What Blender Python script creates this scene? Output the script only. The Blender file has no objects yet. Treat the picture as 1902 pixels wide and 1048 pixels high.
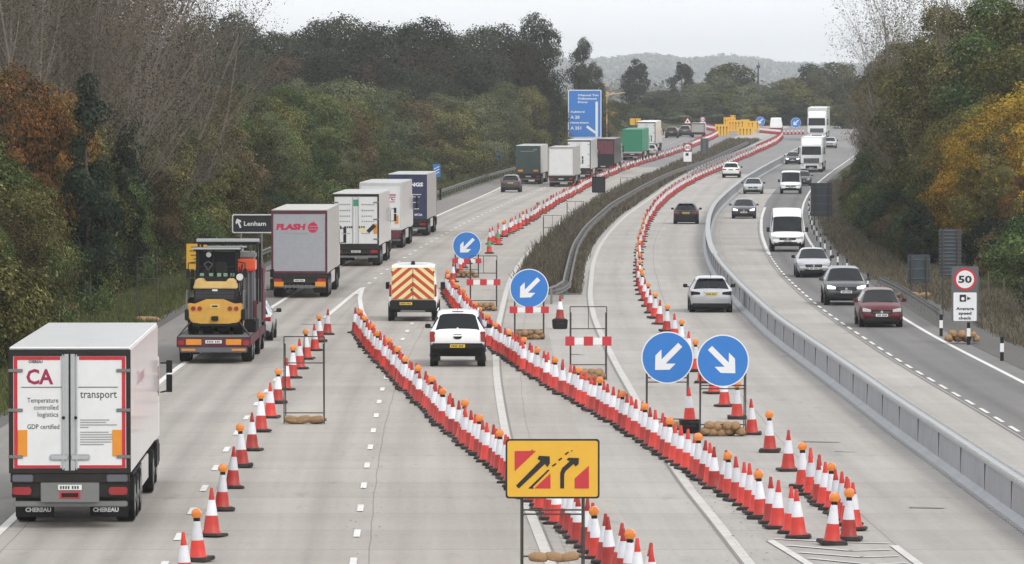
import bpy, bmesh, math, random
import numpy as np
from mathutils import Vector, Matrix
R = math.radians
sc = bpy.context.scene
col = sc.collection
# ------------------------------------------------------------------ camera, sky, sun, exposure
IW, IH, FPX, HOR, CZ = 1902.0, 1048.0, 10567.0, 179.0, 9.2
PITCH = math.atan((IH / 2 - HOR) / FPX)
cam = bpy.data.cameras.new('camera')
camo = bpy.data.objects.new('camera', cam)
col.objects.link(camo)
cam.sensor_width = 36.0
cam.lens = 36.0 * FPX / IW
cam.clip_start = 1.0
cam.clip_end = 16000.0
camo.location = (0, 0, CZ)
camo.rotation_euler = (R(90) - PITCH, 0, 0)
sc.camera = camo
SUN_EL, SUN_AZ = R(42), R(138)          # azimuth clockwise from +Y (the way the camera looks)
w = bpy.data.worlds.new('World')
sc.world = w
w.use_nodes = True
nt = w.node_tree
nt.nodes.clear()
out = nt.nodes.new('ShaderNodeOutputWorld')
bg = nt.nodes.new('ShaderNodeBackground')
sky = nt.nodes.new('ShaderNodeTexSky')
sky.sky_type = 'NISHITA'
sky.sun_disc = False
sky.sun_elevation = SUN_EL
sky.sun_rotation = SUN_AZ
sky.dust_density = 4.0
sky.air_density = 1.0
mixg = nt.nodes.new('ShaderNodeMixRGB')
mixg.inputs[0].default_value = 0.86
mixg.inputs[2].default_value = (10.3, 10.5, 10.8, 1)
ctc = nt.nodes.new('ShaderNodeTexCoord'); cmp_ = nt.nodes.new('ShaderNodeMapping'); cmp_.inputs['Scale'].default_value = (5, 5, 60)
cno = nt.nodes.new('ShaderNodeTexNoise'); cno.inputs['Scale'].default_value = 1.6; cno.inputs['Detail'].default_value = 4
ccr = nt.nodes.new('ShaderNodeMixRGB'); ccr.inputs[1].default_value = (9.7, 10.1, 10.6, 1); ccr.inputs[2].default_value = (11.6, 11.6, 11.7, 1)
nt.links.new(ctc.outputs['Generated'], cmp_.inputs[0]); nt.links.new(cmp_.outputs[0], cno.inputs['Vector']); nt.links.new(cno.outputs['Fac'], ccr.inputs[0]); nt.links.new(ccr.outputs[0], mixg.inputs[2])
nt.links.new(sky.outputs[0], mixg.inputs[1])
nt.links.new(mixg.outputs[0], bg.inputs[0])
bg.inputs[1].default_value = 0.13
nt.links.new(bg.outputs[0], out.inputs[0])
sd = bpy.data.lights.new('sun', 'SUN')
sd.energy = 1.25
sd.angle = R(12)
sd.color = (1.0, 0.96, 0.9)
so = bpy.data.objects.new('sun', sd)
col.objects.link(so)
sdir = Vector((math.sin(SUN_AZ) * math.cos(SUN_EL), math.cos(SUN_AZ) * math.cos(SUN_EL), math.sin(SUN_EL)))
so.rotation_euler = sdir.to_track_quat('Z', 'Y').to_euler()
so.location = (0, 0, 120)
sc.view_settings.view_transform = 'Standard'
sc.view_settings.look = 'None'
sc.view_settings.exposure = 0.0
sc.view_settings.gamma = 1.0
sc.render.engine = 'CYCLES'
sc.cycles.max_bounces = 5
sc.cycles.diffuse_bounces = 3
sc.cycles.glossy_bounces = 3
sc.cycles.transmission_bounces = 3
sc.cycles.transparent_max_bounces = 6
sc.cycles.volume_bounces = 3
sc.cycles.use_denoising = True

# ------------------------------------------------------------------ geometry of the place
def zr(Y):
    """height of the road: level, then climbing in the distance"""
    if Y < 520: return 0.0
    if Y < 720: return 0.012 * (Y - 520) ** 2 / 400.0
    if Y < 950: return 1.2 + 0.012 * (Y - 720)
    if Y < 1100: return 3.96 + 0.9 * math.sin((Y - 950) / 150 * math.pi / 2)
    return 4.86
def slope(Y): return (zr(Y + 2) - zr(Y - 2)) / 4.0
CP, SP = math.cos(PITCH), math.sin(PITCH)
def G(px, py, h=0.0):
    """a spot of the photograph that lies on the road (or h above it), in metres"""
    a = (px - IW / 2) / FPX; b = (IH / 2 - py) / FPX
    dx, dy, dz = a, CP + b * SP, -SP + b * CP
    lo, hi = 40.0, 2500.0
    for _ in range(50):
        m = (lo + hi) / 2
        if CZ + m * dz - zr(m * dy) - h > 0: lo = m
        else: hi = m
    return Vector((lo * dx, lo * dy, CZ + lo * dz))
def XA(px, Y): return (px - IW / 2) / FPX * Y          # lateral position of an image column at distance Y (small pitch)
def ZA(py, Y): return CZ - (py - HOR) / FPX * Y
class Curve:
    """a line along the motorway, X as a smooth function of Y"""
    def __init__(s, pts, pix=True, sm=1.0):
        P = [G(*p) for p in pts] if pix else [Vector((p[0], p[1], 0)) for p in pts]
        P = sorted([(p.y, p.x) for p in P])
        ys = np.array([p[0] for p in P]); xs = np.array([p[1] for p in P])
        s.g = np.arange(40.0, 1101.0, 2.0)
        sl0 = (xs[2] - xs[0]) / (ys[2] - ys[0]); sl1 = (xs[-1] - xs[-3]) / (ys[-1] - ys[-3])
        v = np.interp(s.g, ys, xs)
        v = np.where(s.g < ys[0], xs[0] + (s.g - ys[0]) * sl0, v)
        v = np.where(s.g > ys[-1], xs[-1] + (s.g - ys[-1]) * sl1, v)
        for it in range(int(10 * sm)):
            k = np.convolve(np.pad(v, 4, mode='reflect', reflect_type='odd'), np.ones(9) / 9, 'valid')
            t = np.clip((s.g - 100) / 500, 0.15, 1)
            v = v * (1 - t) + k * t
        s.v = v
    def __call__(s, Y): return float(np.interp(Y, s.g, s.v))
    def hd(s, Y): return (s(Y + 3) - s(Y - 3)) / 6.0
# traced lines
EL = Curve([(0, 793), (330, 585), (500, 490), (640, 435), (805, 376), (900, 340), (955, 325), (1060, 292), (1110, 278), (1170, 262), (1235, 245)], sm=2)
L0 = Curve([(5, 985), (28, 962), (318, 690), (600, 512), (812, 401), (950, 338), (1030, 312), (1090, 297), (1150, 279), (1200, 264), (1262, 246)], sm=2)
D1 = Curve([(331, 1001), (355, 955), (378, 910), (399, 872), (420, 838), (440, 804), (457, 778), (474, 752), (560, 650), (672, 538), (694, 519), (727, 496), (767, 469), (796, 452), (826, 436), (863, 414), (892, 402), (950, 374), (1017, 347), (1098, 318), (1164, 297), (1224, 275), (1296, 247)], sm=2)
D2 = Curve([(663, 996), (669, 946), (675, 905), (681, 868), (688, 834), (693, 803), (698, 774), (704, 749), (709, 724), (714, 706), (745, 635), (760, 608), (800, 553), (850, 502), (905, 456), (1000, 401), (1060, 365), (1132, 330), (1219, 299), (1267, 281), (1317, 260)], sm=2)
L3 = Curve([(1013, 1025), (975, 931), (945, 840), (932, 770), (922, 705), (920, 660), (924, 610), (934, 569), (943, 529), (955, 506), (972, 480), (986, 464), (1000, 451), (1012, 441), (1050, 408), (1091, 381), (1150, 350), (1185, 334), (1223, 316), (1258, 300), (1300, 283), (1345, 262)], sm=1)
L4 = Curve([(1377, 1032), (1322, 958), (1289, 923), (1256, 877), (1215, 810), (1180, 740), (1157, 700), (1146, 683), (1129, 646), (1112, 615), (1101, 583), (1095, 552), (1098, 523), (1101, 491), (1112, 460), (1135, 428), (1164, 400), (1240, 345), (1291, 314), (1336, 294), (1382, 278), (1408, 266), (1440, 250)], sm=1)
WR = Curve([(1902, 990), (1830, 938), (1740, 870), (1640, 797), (1569, 740), (1495, 683), (1426, 631), (1366, 569), (1324, 517), (1308, 483), (1305, 450), (1309, 422), (1320, 398), (1345, 373), (1375, 347), (1405, 328), (1435, 311), (1465, 295), (1500, 275)], sm=1)
D5 = Curve([(1880, 797), (1838, 770), (1764, 728), (1702, 691), (1651, 660), (1608, 631), (1570, 606), (1525, 575), (1480, 535), (1452, 508), (1428, 474), (1414, 437), (1414, 404), (1425, 376), (1443, 352), (1468, 330), (1500, 308), (1535, 283)], sm=1)
L6 = Curve([(1902, 713), (1836, 679), (1755, 638), (1680, 595), (1544, 498), (1513, 465), (1496, 437), (1488, 404), (1492, 379), (1504, 355), (1522, 337), (1547, 317), (1580, 295)], sm=1)

# ------------------------------------------------------------------ mesh helpers
def tag(o, label=None, cat=None, group=None, kind=None):
    if label: o['label'] = label
    if cat: o['category'] = cat
    if group: o['group'] = group
    if kind: o['kind'] = kind
    return o
def thing(name, label, cat, loc=(0, 0, 0), rz=0.0, group=None, rx=0.0):
    o = bpy.data.objects.new(name, None)
    o.empty_display_size = 0.3
    col.objects.link(o)
    o.location = loc; o.rotation_euler = (rx, 0, rz)
    return tag(o, label, cat, group)
class MB:
    def __init__(s): s.v = []; s.f = []
    def add(s, vs, fs):
        n = len(s.v); s.v += [tuple(v) for v in vs]; s.f += [tuple(i + n for i in f) for f in fs]; return s
    def box(s, x0, x1, y0, y1, z0, z1):
        return s.add([(x0, y0, z0), (x1, y0, z0), (x1, y1, z0), (x0, y1, z0), (x0, y0, z1), (x1, y0, z1), (x1, y1, z1), (x0, y1, z1)],
                     [(0, 3, 2, 1), (4, 5, 6, 7), (0, 1, 5, 4), (1, 2, 6, 5), (2, 3, 7, 6), (3, 0, 4, 7)])
    def cb(s, c, d):
        return s.box(c[0] - d[0] / 2, c[0] + d[0] / 2, c[1] - d[1] / 2, c[1] + d[1] / 2, c[2] - d[2] / 2, c[2] + d[2] / 2)
    def cyl(s, p0, p1, r0, r1=None, n=10):
        if r1 is None: r1 = r0
        p0, p1 = Vector(p0), Vector(p1); d = (p1 - p0)
        if d.length < 1e-6: return s
        d.normalize()
        a = d.orthogonal().normalized(); b = d.cross(a)
        vs = []
        for p, r in ((p0, r0), (p1, r1)):
            for k in range(n):
                t = 2 * math.pi * k / n
                vs.append(p + (a * math.cos(t) + b * math.sin(t)) * r)
        fs = [(k, (k + 1) % n, n + (k + 1) % n, n + k) for k in range(n)] + [tuple(range(n - 1, -1, -1)), tuple(range(n, 2 * n))]
        return s.add(vs, fs)
    def tube(s, pts, r, n=6):
        for a, b in zip(pts[:-1], pts[1:]): s.cyl(a, b, r, r, n)
        return s
    def prism(s, pts, y0, y1):
        """outline pts (x,z) given counter-clockwise seen from -Y, extruded from y0 to y1"""
        n = len(pts)
        vs = [(p[0], y0, p[1]) for p in pts] + [(p[0], y1, p[1]) for p in pts]
        fs = [tuple(range(n)), tuple(range(2 * n - 1, n - 1, -1))] + [(k, n + k, n + (k + 1) % n, (k + 1) % n) for k in range(n)]
        return s.add(vs, fs)
    def side(s, pts, x0, x1):
        """outline pts (y,z) extruded across x"""
        n = len(pts)
        vs = [(x0, p[0], p[1]) for p in pts] + [(x1, p[0], p[1]) for p in pts]
        fs = [tuple(range(n - 1, -1, -1)), tuple(range(n, 2 * n))] + [(k, (k + 1) % n, n + (k + 1) % n, n + k) for k in range(n)]
        return s.add(vs, fs)
    def ball(s, c, r, seg=8, rng=5, jit=0.0, rnd=None):
        if not hasattr(r, '__len__'): r = (r, r, r)
        vs = [(c[0], c[1], c[2] + r[2])]
        for i in range(1, rng):
            th = math.pi * i / rng
            for k in range(seg):
                ph = 2 * math.pi * k / seg
                j = 1 + (rnd.uniform(-jit, jit) if rnd else 0)
                vs.append((c[0] + r[0] * j * math.sin(th) * math.cos(ph), c[1] + r[1] * j * math.sin(th) * math.sin(ph), c[2] + r[2] * j * math.cos(th)))
        vs.append((c[0], c[1], c[2] - r[2]))
        fs = [(0, 1 + k, 1 + (k + 1) % seg) for k in range(seg)]
        for i in range(rng - 2):
            for k in range(seg):
                a = 1 + i * seg; fs.append((a + k, a + seg + k, a + seg + (k + 1) % seg, a + (k + 1) % seg))
        a = 1 + (rng - 2) * seg; L = len(vs) - 1
        fs += [(a + k, L, a + (k + 1) % seg) for k in range(seg)]
        return s.add(vs, fs)
    def mesh(s, name, smooth=False, bevel=0.0):
        me = bpy.data.meshes.new(name)
        me.from_pydata(s.v, [], s.f)
        if bevel > 0:
            bm = bmesh.new(); bm.from_mesh(me)
            bm.normal_update()
            es = [e for e in bm.edges if len(e.link_faces) == 2 and e.calc_face_angle(0) > 0.5]
            bmesh.ops.bevel(bm, geom=es, offset=bevel, segments=2, affect='EDGES', clamp_overlap=True)
            bm.to_mesh(me); bm.free()
        if smooth or bevel > 0:
            me.polygons.foreach_set('use_smooth', [True] * len(me.polygons))
            try: me.set_sharp_from_angle(angle=R(38))
            except Exception: pass
        me.validate()
        return me
    def build(s, name, m, parent=None, smooth=False, bevel=0.0):
        me = s.mesh(name, smooth, bevel)
        o = bpy.data.objects.new(name, me)
        me.materials.append(m)
        col.objects.link(o)
        if parent: o.parent = parent
        return o
def place_mesh(name, me, parent=None, loc=(0, 0, 0)):
    o = bpy.data.objects.new(name, me); col.objects.link(o)
    if parent: o.parent = parent
    o.location = loc
    return o
_tc = {}
def text_geo(txt, bold=0.0):
    """verts, faces of a line of text, unit cap size, flat in xy, centred on x=0 left at 0"""
    k = (txt, bold)
    if k in _tc: return _tc[k]
    cu = bpy.data.curves.new('t', 'FONT'); cu.body = txt; cu.size = 1.0; cu.offset = bold; cu.extrude = 0.0; cu.resolution_u = 2
    o = bpy.data.objects.new('t', cu); col.objects.link(o)
    dg = bpy.context.evaluated_depsgraph_get()
    me = bpy.data.meshes.new_from_object(o.evaluated_get(dg))
    vs = [tuple(v.co) for v in me.vertices]; fs = [tuple(p.vertices) for p in me.polygons]
    bpy.data.objects.remove(o); bpy.data.curves.remove(cu); bpy.data.meshes.remove(me)
    xs = [v[0] for v in vs] or [0]
    _tc[k] = (vs, fs, min(xs), max(xs)); return _tc[k]
def text(mb, txt, x, z, y, h, width=None, align='c', bold=0.0, shear=0.0):
    """writing on a plane facing -Y; h = capital height; mb gets faces; x,z = anchor of the baseline"""
    vs, fs, a, b = text_geo(txt, bold)
    s = h / 0.69
    sx = s if width is None else width / max(b - a, 1e-3)
    off = {'c': -(a + b) / 2, 'l': -a, 'r': -b}[align]
    P = [(x + (v[0] + off) * sx + v[1] * s * shear, y, z + v[1] * s) for v in vs]
    # give it a little body so that it is real lettering
    mb.add(P, fs)
    return mb
# ------------------------------------------------------------------ materials
def mat(name, c, rough=0.6, metal=0.0, var=0.12, scale=6.0, bump=0.0, coat=0.0, emit=None, spec=0.5, dirt=0.0, dirtc=(0.12, 0.1, 0.08), alpha=1.0):
    m = bpy.data.materials.new(name); m.use_nodes = True
    n = m.node_tree; p = n.nodes['Principled BSDF']
    p.inputs['Roughness'].default_value = rough; p.inputs['Metallic'].default_value = metal
    p.inputs['Specular IOR Level'].default_value = spec
    if coat: p.inputs['Coat Weight'].default_value = coat; p.inputs['Coat Roughness'].default_value = 0.08
    tc = n.nodes.new('ShaderNodeTexCoord'); no = n.nodes.new('ShaderNodeTexNoise')
    no.inputs['Scale'].default_value = scale; no.inputs['Detail'].default_value = 5
    n.links.new(tc.outputs['Object'], no.inputs['Vector'])
    mx = n.nodes.new('ShaderNodeMixRGB'); mx.blend_type = 'MIX'
    mx.inputs[1].default_value = (*[max(0, v * (1 - var)) for v in c], 1)
    mx.inputs[2].default_value = (*[min(1, v * (1 + var)) for v in c], 1)
    n.links.new(no.outputs['Fac'], mx.inputs[0])
    last = mx.outputs[0]
    if dirt > 0:
        n2 = n.nodes.new('ShaderNodeTexNoise'); n2.inputs['Scale'].default_value = scale * 0.4; n2.inputs['Detail'].default_value = 8; n2.inputs['Roughness'].default_value = 0.7
        n.links.new(tc.outputs['Object'], n2.inputs['Vector'])
        rp = n.nodes.new('ShaderNodeMapRange'); rp.inputs['From Min'].default_value = 0.45; rp.inputs['From Max'].default_value = 0.75; rp.inputs['To Max'].default_value = dirt
        n.links.new(n2.outputs['Fac'], rp.inputs['Value'])
        m2 = n.nodes.new('ShaderNodeMixRGB'); m2.inputs[2].default_value = (*dirtc, 1)
        n.links.new(rp.outputs[0], m2.inputs[0]); n.links.new(last, m2.inputs[1]); last = m2.outputs[0]
    n.links.new(last, p.inputs['Base Color'])
    if bump > 0:
        b = n.nodes.new('ShaderNodeBump'); b.inputs['Strength'].default_value = bump; b.inputs['Distance'].default_value = 0.02
        n.links.new(no.outputs['Fac'], b.inputs['Height']); n.links.new(b.outputs[0], p.inputs['Normal'])
    if emit:
        p.inputs['Emission Color'].default_value = (*emit[0], 1); p.inputs['Emission Strength'].default_value = emit[1]
    return m
def vary(m, lo=.7, hi=1.15):
    n = m.node_tree; p = n.nodes['Principled BSDF']; src = p.inputs['Base Color'].links[0].from_socket
    oi = n.nodes.new('ShaderNodeObjectInfo'); mr = n.nodes.new('ShaderNodeMapRange'); mr.inputs['To Min'].default_value = lo; mr.inputs['To Max'].default_value = hi
    n.links.new(oi.outputs['Random'], mr.inputs['Value']); vm = n.nodes.new('ShaderNodeVectorMath'); vm.operation = 'SCALE'
    n.links.new(src, vm.inputs[0]); n.links.new(mr.outputs[0], vm.inputs['Scale']); n.links.new(vm.outputs[0], p.inputs['Base Color']); return m
def paint(name, c, metal=0.0, dirt=0.25): return mat(name, c, 0.35, metal, 0.04, 3.0, coat=0.6, dirt=dirt)
M = {}
M['white'] = paint('white paint', (0.84, 0.85, 0.85), dirt=.12)
M['white2'] = paint('white trailer panel', (0.74, 0.75, 0.75), dirt=0.12)
M['offwhite'] = paint('off white paint', (0.62, 0.62, 0.6))
M['curtain_grey'] = mat('grey curtain side', (0.42, 0.40, 0.38), 0.7, dirt=0.3)
M['curtain_beige'] = mat('pale curtain side', (0.5, 0.49, 0.46), 0.7, dirt=0.3)
M['doorgrey'] = mat('grey door panel', (0.33, 0.34, 0.37), 0.5, dirt=0.1)
M['silver'] = paint('silver paint', (0.5, 0.51, 0.53), 0.5)
M['grey'] = paint('grey paint', (0.055, 0.057, 0.065), 0.3, .08)
M['black'] = mat('black paint', (0.006, 0.007, 0.010), 0.35, coat=.3, spec=.3)
M['darkblue'] = paint('dark blue paint', (0.02, 0.025, 0.06))
M['maroon'] = mat('maroon paint', (0.095, 0.004, 0.010), 0.35, coat=.3, spec=.3)
M['plum'] = mat('plum painted steel', (0.10, 0.022, 0.04), 0.6, dirt=0.5, spec=.25)
M['rail'] = mat('dull crash barrier steel', (0.17, 0.168, 0.16), 0.75, 0.1, dirt=.5, dirtc=(.09, .08, .065), spec=.25)
M['navy'] = mat('navy panel', (0.025, 0.03, 0.085), 0.5)
M['dkgreen'] = mat('dark green panel', (0.025, 0.05, 0.045), 0.5, dirt=0.3)
M['green'] = mat('green tarpaulin', (0.02, 0.22, 0.12), 0.6)
M['dkred'] = mat('dark red panel', (0.12, 0.015, 0.03), 0.5, dirt=0.4)
M['plastic'] = mat('black plastic', (0.012, 0.012, 0.013), 0.6, spec=.25)
M['rubber'] = mat('tyre rubber', (0.012, 0.012, 0.012), 0.85, bump=0.3, dirt=0.25, dirtc=(0.06, 0.055, 0.05), spec=.2)
M['steel'] = mat('galvanised steel', (0.2, 0.205, 0.2), 0.6, 0.3, dirt=0.35, dirtc=(0.2, 0.18, 0.15))
M['dksteel'] = mat('dark steel tube', (0.07, 0.065, 0.06), 0.6, 0.4, dirt=0.3, dirtc=(0.14, 0.08, 0.05))
M['chassis'] = mat('dirty chassis', (0.025, 0.024, 0.023), 0.8, dirt=0.35, dirtc=(0.07, 0.06, 0.05), spec=.2)
M['alu'] = mat('aluminium', (0.5, 0.51, 0.52), 0.4, 0.6)
M['glass'] = mat('dark window glass', (0.008, 0.010, 0.012), 0.10, 0.0, spec=0.28, var=0.6, scale=2.5)
M['lampred'] = mat('red lamp lens', (0.3, 0.012, 0.015), 0.2, coat=1.0)
M['lampclear'] = mat('clear lamp lens', (0.7, 0.72, 0.75), 0.12, 0.3, coat=1.0)
M['headlit'] = mat('lit headlamp', (0.8, 0.82, 0.85), 0.2, emit=((1.0, 0.97, 0.9), 1.6))
M['amber'] = mat('amber lamp lens', (0.75, 0.22, 0.015), 0.3, var=0.25, scale=20, coat=1.0)
M['orange_refl'] = mat('orange reflector', (0.72, 0.27, 0.02), 0.4)
M['conered'] = mat('red cone plastic', (0.62, 0.035, 0.022), 0.5, var=0.15, scale=5, dirt=0.55, dirtc=(0.16, 0.06, 0.04))
M['conewhite'] = mat('white reflective sleeve', (0.76, 0.77, 0.81), 0.45, dirt=0.45, dirtc=(0.4, 0.38, 0.36))
vary(M['conered'], .5, 1.12); vary(M['conewhite'], .7, 1.04)
M['conebase'] = mat('black rubber cone base', (0.022, 0.021, 0.02), 0.85, dirt=0.5, dirtc=(0.1, 0.09, 0.08))
M['signblue'] = mat('blue sign face', (0.03, 0.19, 0.56), 0.45, var=0.05)
M['signwhite'] = mat('white sign face', (0.78, 0.79, 0.8), 0.45, var=0.04)
M['signyellow'] = mat('yellow sign face', (0.74, 0.42, 0.035), 0.5, var=0.07)
M['signred'] = mat('red sign face', (0.52, 0.03, 0.04), 0.5)
M['signblack'] = mat('black sign face', (0.012, 0.012, 0.014), 0.5)
M['signgrey'] = mat('grey sign back', (0.11, 0.115, 0.13), 0.6)
M['signdark'] = mat('dark sign back', (0.04, 0.055, 0.065), 0.6)
M['sack'] = mat('brown sandbag hessian', (0.33, 0.20, 0.10), 0.9, var=0.35, scale=5, bump=0.6, dirt=0.4)
M['yellow'] = mat('yellow machine paint', (0.62, 0.34, 0.05), 0.45, dirt=0.3)
M['hoodyellow'] = mat('pale yellow hood', (0.66, 0.45, 0.16), 0.45, dirt=0.25)
M['mcorange'] = paint('orange machine paint', (0.75, 0.1, 0.02))
M['hivis'] = mat('yellow reflective sheet', (0.78, 0.68, 0.32), 0.45, var=0.04)
M['chevred'] = mat('red reflective sheet', (0.5, 0.06, 0.03), 0.45, var=0.05)
M['greenband'] = mat('green cone sleeve', (0.05, 0.36, 0.16), 0.5)
M['textred'] = mat('crimson lettering', (0.32, 0.015, 0.07), 0.6)
M['textdark'] = mat('dark grey lettering', (0.05, 0.05, 0.05), 0.6)
M['textlight'] = mat('light grey lettering', (0.3, 0.3, 0.3), 0.6)
M['plateyellow'] = mat('yellow number plate', (0.72, 0.5, 0.04), 0.4)
M['platewhite'] = mat('white number plate', (0.75, 0.76, 0.74), 0.4)
M['bark'] = mat('bark', (0.085, 0.07, 0.055), 0.9, var=0.35, scale=9, bump=0.6)
M['palebark'] = mat('pale twig bark', (0.17, 0.145, 0.12), 0.9, var=0.35, scale=6)
M['barrier'] = mat('grey barrier wall', (0.30, 0.31, 0.325), 0.6, 0.1, var=0.12, scale=1.5, dirt=0.45, dirtc=(0.16, 0.16, 0.16))
M['wood'] = mat('weathered wood', (0.14, 0.11, 0.08), 0.9, var=0.3)
def line_mat():
    return mat('worn white road paint', (0.66, 0.65, 0.62), 0.6, var=0.12, scale=3, dirt=0.5, dirtc=(0.34, 0.32, 0.3))
M['line'] = line_mat()
def road_mat(name, base, wear, joint_u=(), tracks=(), slab=5.0, grit=0.5, jd=0.35):
    """pavement: u = metres across, v = metres along"""
    m = bpy.data.materials.new(name); m.use_nodes = True; n = m.node_tree; L = n.links
    p = n.nodes['Principled BSDF']; p.inputs['Roughness'].default_value = 0.85; p.inputs['Specular IOR Level'].default_value = 0.25
    uv = n.nodes.new('ShaderNodeUVMap'); sp = n.nodes.new('ShaderNodeSeparateXYZ'); L.new(uv.outputs[0], sp.inputs[0])
    def mth(op, a, b=None, c=None):
        x = n.nodes.new('ShaderNodeMath'); x.operation = op
        for i, q in enumerate((a, b, c)):
            if q is None: continue
            if isinstance(q, (int, float)): x.inputs[i].default_value = q
            else: L.new(q, x.inputs[i])
        return x.outputs[0]
    def noise(sx, sy, scale, det=4, ro=0.6):
        mp = n.nodes.new('ShaderNodeMapping'); mp.inputs['Scale'].default_value = (sx, sy, 1); L.new(uv.outputs[0], mp.inputs[0])
        t = n.nodes.new('ShaderNodeTexNoise'); t.inputs['Scale'].default_value = scale; t.inputs['Detail'].default_value = det; t.inputs['Roughness'].default_value = ro
        L.new(mp.outputs[0], t.inputs['Vector']); return t.outputs['Fac']
    big = noise(1, 0.25, 0.12, 3); streak = noise(1.0, 0.02, 2.2, 4); fine = noise(1, 1, 7, 6, 0.75); patch = noise(0.12, 1.0, 0.35, 2)
    vor = None
    f = mth('MULTIPLY_ADD', big, 0.34, 0.83)
    f = mth('MULTIPLY', f, mth('MULTIPLY_ADD', streak, 0.36, 0.82))
    f = mth('MULTIPLY', f, mth('MULTIPLY_ADD', fine, grit, 1 - grit / 2))
    f = mth('MULTIPLY', f, mth('MULTIPLY_ADD', patch, 0.22, 0.89))
    u, v = sp.outputs[0], sp.outputs[1]
    bl = n.nodes.new('ShaderNodeMapRange'); bl.inputs['From Min'].default_value = 0.60; bl.inputs['From Max'].default_value = 0.78; bl.inputs['To Min'].default_value = 1.0; bl.inputs['To Max'].default_value = 0.72
    L.new(noise(1, 0.22, 1.1, 5, 0.65), bl.inputs['Value']); f = mth('MULTIPLY', f, bl.outputs[0])
    # per slab tone
    if slab:
        cell = mth('FLOOR', mth('DIVIDE', v, slab)); lane = mth('FLOOR', mth('DIVIDE', u, 3.7))
        cx = n.nodes.new('ShaderNodeCombineXYZ'); L.new(cell, cx.inputs[0]); L.new(lane, cx.inputs[1])
        wn = n.nodes.new('ShaderNodeTexWhiteNoise'); wn.noise_dimensions = '2D'; L.new(cx.outputs[0], wn.inputs['Vector'])
        f = mth('MULTIPLY', f, mth('MULTIPLY_ADD', wn.outputs[0], 0.10, 0.95))
        fr = mth('FRACT', mth('DIVIDE', v, slab))
        jl = mth('LESS_THAN', fr, 0.02)
        f = mth('MULTIPLY', f, mth('SUBTRACT', 1.0, mth('MULTIPLY', jl, jd * 0.6)))
    for (ju, jw, dep) in joint_u:
        d = mth('ABSOLUTE', mth('SUBTRACT', mth('ADD', u, mth('MULTIPLY', noise(1, 0.3, 0.5, 2), 0.12)), ju + 0.06))
        j = mth('LESS_THAN', d, jw)
        f = mth('MULTIPLY', f, mth('SUBTRACT', 1.0, mth('MULTIPLY', j, dep * 0.7)))
    for (tu, tw, dep) in tracks:      # tyre wear bands
        d = mth('ABSOLUTE', mth('SUBTRACT', u, tu)); g = mth('MAXIMUM', mth('SUBTRACT', 1.0, mth('DIVIDE', d, tw)), 0.0)
        g = mth('MULTIPLY', g, mth('MULTIPLY_ADD', noise(0.6, 0.05, 1.0, 3), 0.9, 0.45))
        f = mth('MULTIPLY', f, mth('SUBTRACT', 1.0, mth('MULTIPLY', g, dep * 2.1)))
    mc = n.nodes.new('ShaderNodeMixRGB'); mc.inputs[1].default_value = (*base, 1); mc.inputs[2].default_value = (*wear, 1); L.new(noise(1, 0.15, 0.5, 4), mc.inputs[0])
    vm = n.nodes.new('ShaderNodeVectorMath'); vm.operation = 'SCALE'; L.new(mc.outputs[0], vm.inputs[0]); L.new(f, vm.inputs['Scale'])
    L.new(vm.outputs[0], p.inputs['Base Color'])
    b = n.nodes.new('ShaderNodeBump'); b.inputs['Strength'].default_value = 0.25; b.inputs['Distance'].default_value = 0.01; L.new(fine, b.inputs['Height']); L.new(b.outputs[0], p.inputs['Normal'])
    return m
# ------------------------------------------------------------------ the setting: ground, road, lines
MID = lambda Y: (L3(Y) + L4(Y)) / 2
RE = lambda Y: L6(Y) + 0.9
def sheet(name, cl, cr, Y0, Y1, dz, m, ref, step=4.0, nx=3, kind='structure'):
    n = max(2, int((Y1 - Y0) / step) + 1); vs = []; fs = []; uvs = []
    for i in range(n):
        Y = Y0 + (Y1 - Y0) * i / (n - 1); a, b, r0 = cl(Y), cr(Y), ref(Y)
        for j in range(nx):
            X = a + (b - a) * j / (nx - 1); vs.append((X, Y, zr(Y) + dz)); uvs.append((X - r0, Y))
    for i in range(n - 1):
        for j in range(nx - 1):
            k = i * nx + j; fs.append((k, k + 1, k + nx + 1, k + nx))
    me = bpy.data.meshes.new(name); me.from_pydata(vs, [], fs)
    uvl = me.uv_layers.new(name='UVMap')
    for lp in me.loops: uvl.data[lp.index].uv = uvs[lp.vertex_index]
    me.materials.append(m)
    o = bpy.data.objects.new(name, me); col.objects.link(o)
    if kind: o['kind'] = kind
    return o
cA, cB = (0.375, 0.345, 0.31), (0.33, 0.305, 0.275)
m_left = road_mat('left concrete carriageway', cA, cB, joint_u=((4.0, 0.014, 0.5), (0.28, 0.012, 0.35), (-3.42, 0.016, 0.5), (7.95, 0.014, 0.35)),
                  tracks=((-2.9, 0.55, 0.12), (-1.0, 0.55, 0.12), (-1.95, 0.5, 0.10), (0.95, 0.5, 0.08), (2.75, 0.5, 0.08), (4.6, 0.5, 0.05), (6.6, 0.5, 0.05)))
m_right = road_mat('right concrete carriageway', (0.375, 0.352, 0.325), (0.345, 0.325, 0.30), joint_u=((3.3, 0.016, 0.5), (7.4, 0.012, 0.3)),
                   tracks=((4.3, 0.5, 0.06), (6.0, 0.5, 0.06), (1.2, 0.5, 0.05)))
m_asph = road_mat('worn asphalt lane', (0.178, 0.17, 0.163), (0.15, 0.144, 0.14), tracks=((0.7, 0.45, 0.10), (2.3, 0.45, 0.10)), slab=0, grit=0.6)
m_should = road_mat('hard shoulder asphalt', (0.215, 0.2, 0.182), (0.185, 0.172, 0.16), slab=0, grit=0.6)
m_gravel = road_mat('gravel margin', (0.125, 0.12, 0.112), (0.075, 0.072, 0.062), slab=0, grit=1.2)
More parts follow.
